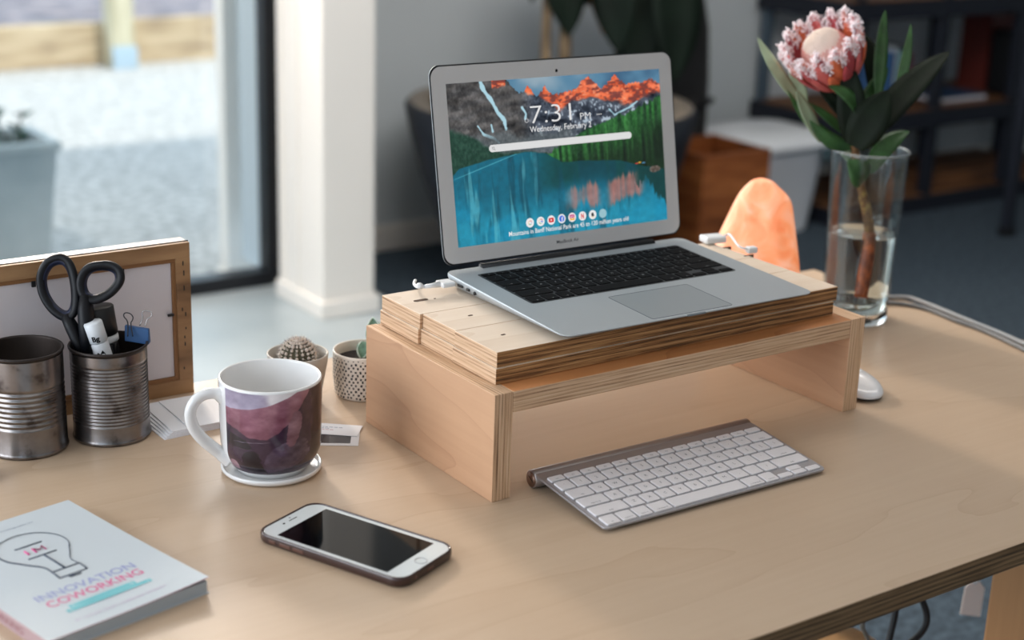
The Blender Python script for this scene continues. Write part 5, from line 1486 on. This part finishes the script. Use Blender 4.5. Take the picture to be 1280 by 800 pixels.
tag(wt, 'clear water filling the lower half of the glass vase', 'water')

# protea
m_stem = noise_mat('protea_stem', hexc(86, 58, 30), hexc(150, 120, 60), 90, rough=.7, c3=hexc(112, 76, 40), bump=.3)
m_stem_w = noise_mat('protea_stem_wet', hexc(84, 40, 16), hexc(172, 96, 46), 60, rough=.5, c3=hexc(122, 62, 28))
m_lg = mat('protea_leaf_green', hexc(52, 88, 44), .42, var=.3, vscale=60)
m_lp = mat('protea_leaf_pale', hexc(158, 176, 144), .45, var=.12, vscale=60)
m_ld = mat('protea_leaf_dark', hexc(14, 24, 12), .65, spec=.2, var=.3, vscale=50)
m_le = mat('leaf_margin', hexc(170, 160, 120), .5)
FR_ = VB + Vector((0, 0, .25))
fl = empty('protea_flower', VB + Vector((0, 0, .02))); tag(fl, 'pink protea flower with long green leaves standing in the glass vase', 'flower'); fo_ = Vector(fl.location)
def F3(px, py, dd=0.0): return AT(px, py, FR_, dd) - fo_
stem_pts = [F3(1052, 108, -.004), F3(1060, 140), F3(1067, 175), F3(1071, 205), F3(1077, 235), F3(1083, 262), F3(1087, 290, .004)]
b = MB(); b.tube(crv(stem_pts, False, 4), [.0062] * 9 + [.0056] * 9 + [.0066] * 7, 14); b.build('stem', m_stem, fl)
sw = [F3(1087, 290, .004), F3(1085, 315, .006), F3(1080, 345, .008), F3(1076, 372, .008)]
sw = [Vector(p) for p in sw]
b = MB(); b.tube(crv(sw, False, 4), .0088, 14); b.build('submerged_stem', m_stem_w, fl)
# (base px, tip px, width m, base depth, tip depth, bend, material, control px)
LV = [((1003, 132), (947, 46), .0200, .000, -.020, .004, m_lp, (958, 88)),
      ((1006, 130), (986, 76), .0160, .010, -.005, .003, m_lp, None),
      ((1027, 176), (996, 112), .0240, -.010, -.030, .004, m_lp, (996, 140)),
      ((1064, 180), (984, 112), .0150, .004, -.012, -.003, m_lg, (1016, 172)),
      ((1062, 184), (1012, 150), .0170, -.004, -.022, .003, m_lg, (1030, 182)),
      ((1080, 152), (1035, 107), .0200, -.028, -.046, .006, m_lg, (1056, 118)),
      ((1098, 122), (1107, 12), .0170, .002, .006, .004, m_lg, (1096, 60)),
      ((1122, 114), (1139, 28), .0120, .010, .014, .003, m_lg, (1134, 80)),
      ((1082, 176), (1188, 64), .0370, -.012, .016, .006, m_ld, (1140, 108)),
      ((1068, 184), (1112, 112), .0440, -.030, -.044, .008, m_ld, None),
      ((1086, 214), (1137, 164), .0230, -.004, .020, .004, m_lg, (1106, 176)),
      ((1078, 229), (1060, 200), .0330, -.018, -.032, .006, m_lg, None),
      ((1094, 122), (1076, 38), .0230, .020, .030, .004, m_ld, (1094, 74)),
      ((1066, 178), (1062, 76), .0330, -.022, -.032, .008, m_ld, None),
      ((1070, 205), (1044, 182), .0140, .006, -.006, .003, m_lp, None),
      ((1070, 140), (1110, 84), .0200, .008, .018, .004, m_lg, None),
      ((1058, 168), (1010, 128), .0120, .014, .010, .003, m_lg, None),
      ((1072, 150), (1040, 92), .0260, -.010, -.008, .004, m_ld, None),
      ((1060, 150), (1020, 104), .0160, -.006, -.004, .004, m_ld, None)]
for i, (p0, p1, w_, d0, d1, bend, mt, ct) in enumerate(LV):
    A_, B_ = F3(*p0, d0), F3(*p1, d1); cc = F3(*ct, (d0 + d1) / 2) if ct else None
    rgx = random.Random(i); nrm = (-CF + CR * rgx.uniform(-.5, .5) + CU * rgx.uniform(.2, .7)).normalized()
    b = MB(); leaf_mb(b, A_, B_, w_ * 1.12, nrm, bend=bend, seg=16, cup=.18, base_w=.35, ctrl=cc)
    lf = b.build('leaf', [mt], fl)
# thin twigs carrying the left leaves
for pts in ([(1064, 182), (1040, 176), (1018, 158), (1002, 132)], [(1064, 186), (1046, 186), (1030, 178)]):
    b = MB(); b.tube(crv([F3(*p, -.003) for p in pts], False, 4), .0016, 7); b.build('leaf_stalk', m_lg, fl)

# flower head: rows of pink bracts round a pale dome
HB = F3(1050, 104, .016); HT = F3(1021, 40, -.036)
ax = (HT - HB).normalized(); HL = (HT - HB).length
sx_ = ax.cross(CF).normalized(); sy_ = ax.cross(sx_)
m_br = [mat('bract_pink', hexc(212, 106, 104), .5, var=.14, vscale=120), mat('bract_peach', hexc(220, 112, 76), .5, var=.15, vscale=120), mat('bract_rose', hexc(184, 78, 84), .5, var=.12, vscale=120)]
m_fz = mat('bract_fuzz', hexc(250, 236, 238), .9, sheen=.4)
# receptacle cup
b = MB(); HM = Matrix.Translation(HB) @ Matrix(((sx_.x, sy_.x, ax.x, 0), (sx_.y, sy_.y, ax.y, 0), (sx_.z, sy_.z, ax.z, 0), (0, 0, 0, 1)))
b.lathe([(0, -.006), (.010, -.004), (.020, .004), (.030, .018), (.036, .034), (.034, .040), (.028, .034), (0, .030)], 40, M=HM); b.build('receptacle', mat('receptacle', hexc(120, 62, 44), .6, var=.2), fl)
def cup_r(t):  # radius and height along the bract, t 0..1
    return (.017 + .0385 * math.sin(min(1, t * 1.1) * math.pi / 2) ** .9 - .004 * max(0, t - .7) / .3, )
for row, (cnt, l0, l1, rad, wd_, zoff, phs) in enumerate(((13, .0, 1.0, .90, .0155, .0, 0), (15, .0, .97, 1.0, .0165, -.003, .2), (14, -.02, .70, 1.05, .0150, -.006, .45))):
    for k in range(cnt):
        a = math.tau * (k + phs) / cnt; rg = random.Random(row * 50 + k)
        er = Vector((math.cos(a), math.sin(a), 0)); et = Vector((-math.sin(a), math.cos(a), 0)); seg = 10; vs = []; fs = []
        top = l1 * rg.uniform(.94, 1.04)
        for i in range(seg + 1):
            t_ = i / seg; tt = l0 + (top - l0) * t_
            r__ = (.014 + .0400 * math.sin(min(1, max(0, tt) * 1.05) * math.pi / 2) ** .85) * rad
            z__ = HL * (tt * .98) + zoff
            w_ = wd_ * .5 * (math.sin(math.pi * (.14 + .80 * t_ ** 1.3)) ** .7)
            if i == seg: w_ = .0006
            for u_ in (-1, -.5, 0, .5, 1):
                vs.append(er * (r__ - .0022 * u_ * u_) + et * (w_ * u_) + Vector((0, 0, z__)))
        n0 = len(vs); vs += [v_ - er * .0009 for v_ in vs]
        for i in range(seg):
            for j in range(4):
                q_ = i * 5 + j; fs.append((q_, q_ + 1, q_ + 6, q_ + 5)); fs.append((n0 + q_, n0 + q_ + 5, n0 + q_ + 6, n0 + q_ + 1))
            fs.append((i * 5, i * 5 + 5, n0 + i * 5 + 5, n0 + i * 5)); fs.append((i * 5 + 4, n0 + i * 5 + 4, n0 + i * 5 + 9, i * 5 + 9))
        b = MB(); b.add(vs, fs, 0, True, HM)
        br = b.build('bract', [m_br[(k * 7 + row) % 3]], fl)
        # woolly tip
        if row < 2:
            b = MB(); tp_ = vs[seg * 5 + 2]
            for s_ in range(120):
                u_ = rg.uniform(0, 1) ** 1.3
                i_ = seg - u_ * 3.2; lo_i = int(i_); fr_ = i_ - lo_i
                side = rg.choice((0, 4, 1, 3, 2)) if u_ < .3 else rg.choice((0, 4))
                pA = vs[lo_i * 5 + side]; pB = vs[min(seg, lo_i + 1) * 5 + side]; p = Vector(pA) * (1 - fr_) + Vector(pB) * fr_
                p = p + Vector((rg.uniform(-1, 1), rg.uniform(-1, 1), rg.uniform(-.4, 1))) * .0034
                b.ball(HM @ p, rg.uniform(.0006, .0015), 5, 3)
            o = b.build('woolly_tip', m_fz, br); o['kind'] = 'stuff'
# centre dome of packed florets
b = MB(); b2 = MB(); R_ = .0305
dome_c = HL * .60
b.ball((0, 0, dome_c), R_, 48, 24, M=HM, sc=(1, 1, .95)); dm = b.build('floret_dome', mat('dome', hexc(238, 222, 212), .7, var=.04), fl)
for i in range(520):
    zf = 1 - (i + .5) / 520 * 1.0; a = i * 2.39996; rr_2 = math.sqrt(max(0, 1 - zf * zf)); nrm = Vector((rr_2 * math.cos(a), rr_2 * math.sin(a), zf))
    p = Vector((nrm.x * R_, nrm.y * R_, dome_c + nrm.z * R_ * .95)); tip = p + (nrm * .5 + Vector((0, 0, .6))) * .0028 - Vector((nrm.x, nrm.y, 0)) * .0014
    b2.tube([HM @ p, HM @ tip], [.0013, .0007], 5, mi=0 if rr_2 < .8 else 1)
o = b2.build('floret_tips', [mat('floret_pale', hexc(236, 220, 208), .7), mat('floret_pink', hexc(226, 160, 150), .7)], dm); o['kind'] = 'stuff'

# ================================================================== CABLES ON THE DESK
m_clear = mat('clear_cable', hexc(150, 152, 154), .4)
def cable(name, pts, r_, m_, label, cat='cable', k=5):
    P_ = crv(pts, False, k); o = MB().tube(P_, r_, 10).build(name, m_); tag(o, label, cat); return o
cable('lamp_cable', [PZ(*p, .0036) for p in ((1004, 352), (1040, 366), (1085, 372.5), (1130, 371.5))] + [PZ(*p, .0036) + Vector((-.006, 0, 0)) for p in ((1160, 378), (1200, 394), (1225, 404), (1262, 419), (1310, 441))], .0032, m_clear, 'translucent pale cable running along the desk right edge')
cable('lamp_cable', [PZ(*p, .0032) for p in ((1000, 358), (1040, 372), (1085, 379), (1122, 379), (1158, 386), (1196, 401), (1222, 410), (1256, 425), (1300, 447))], .0028, mat('clear_cable_b', hexc(120, 122, 124), .4), 'second translucent strand lying inside the pale edge cable')
# charger plug at the laptop's left flank
pc = LR @ Vector((-.1635, .094, .0068))
pg = empty('charging_plug', pc, -.029); tag(pg, 'small white charging plug stuck in the laptop left side', 'plug')
MB().box((-.0165, -.0085, -.0026), (-.0003, .0085, .0026)).build('plug_head', M['white_plastic'], pg, bevel=.0018, seg=3)
MB().tube([(-.016, 0, 0), (-.026, 0, -.0002), (-.034, .001, -.0005)], [.0034, .0026, .0020], 12).build('strain_relief', M['white_plastic'], pg)
e1_ = (-.034, .001, -.0005)
MB().tube(crv([e1_, (-.0375, .004, -.001), (-.038, .010, -.002), (-.034, .022, -.003), (-.026, .034, -.0035)], False, 4), .0018, 8).ball((-.0385, .003, .0006), .0042, 12, 8, sc=(1, .9, .8)).build('plug_cord', M['white_plastic'], pg)
# adapter and cord end behind the laptop's right side
p0 = PZ(893, 297, ZT + .006); p1 = PZ(937, 311, ZT + .006)
ad = empty('cable_adapter', Vector((p0.x, p0.y, ZT + .0006)), -.2); tag(ad, 'white cord adapter on the plywood behind the laptop right side', 'adapter')
MB().box((-.016, -.010, 0), (.012, .010, .0085)).build('adapter_body', M['white_plastic'], ad, bevel=.0025, seg=3)
mi_ = Matrix.Rotation(.2, 4, 'Z'); v1 = mi_ @ Vector((p1.x - p0.x, p1.y - p0.y, 0))
MB().tube(crv([(.011, 0, .005), (.020, -.002, .008), (v1.x - .012, v1.y + .004, .008), (v1.x, v1.y, .005)], False, 5), .0014, 8).build('cord', M['white_plastic'], ad)
MB().box((v1.x - .004, v1.y - .005, .0002), (v1.x + .009, v1.y + .005, .008)).build('cord_end', M['white_plastic'], ad, bevel=.002)
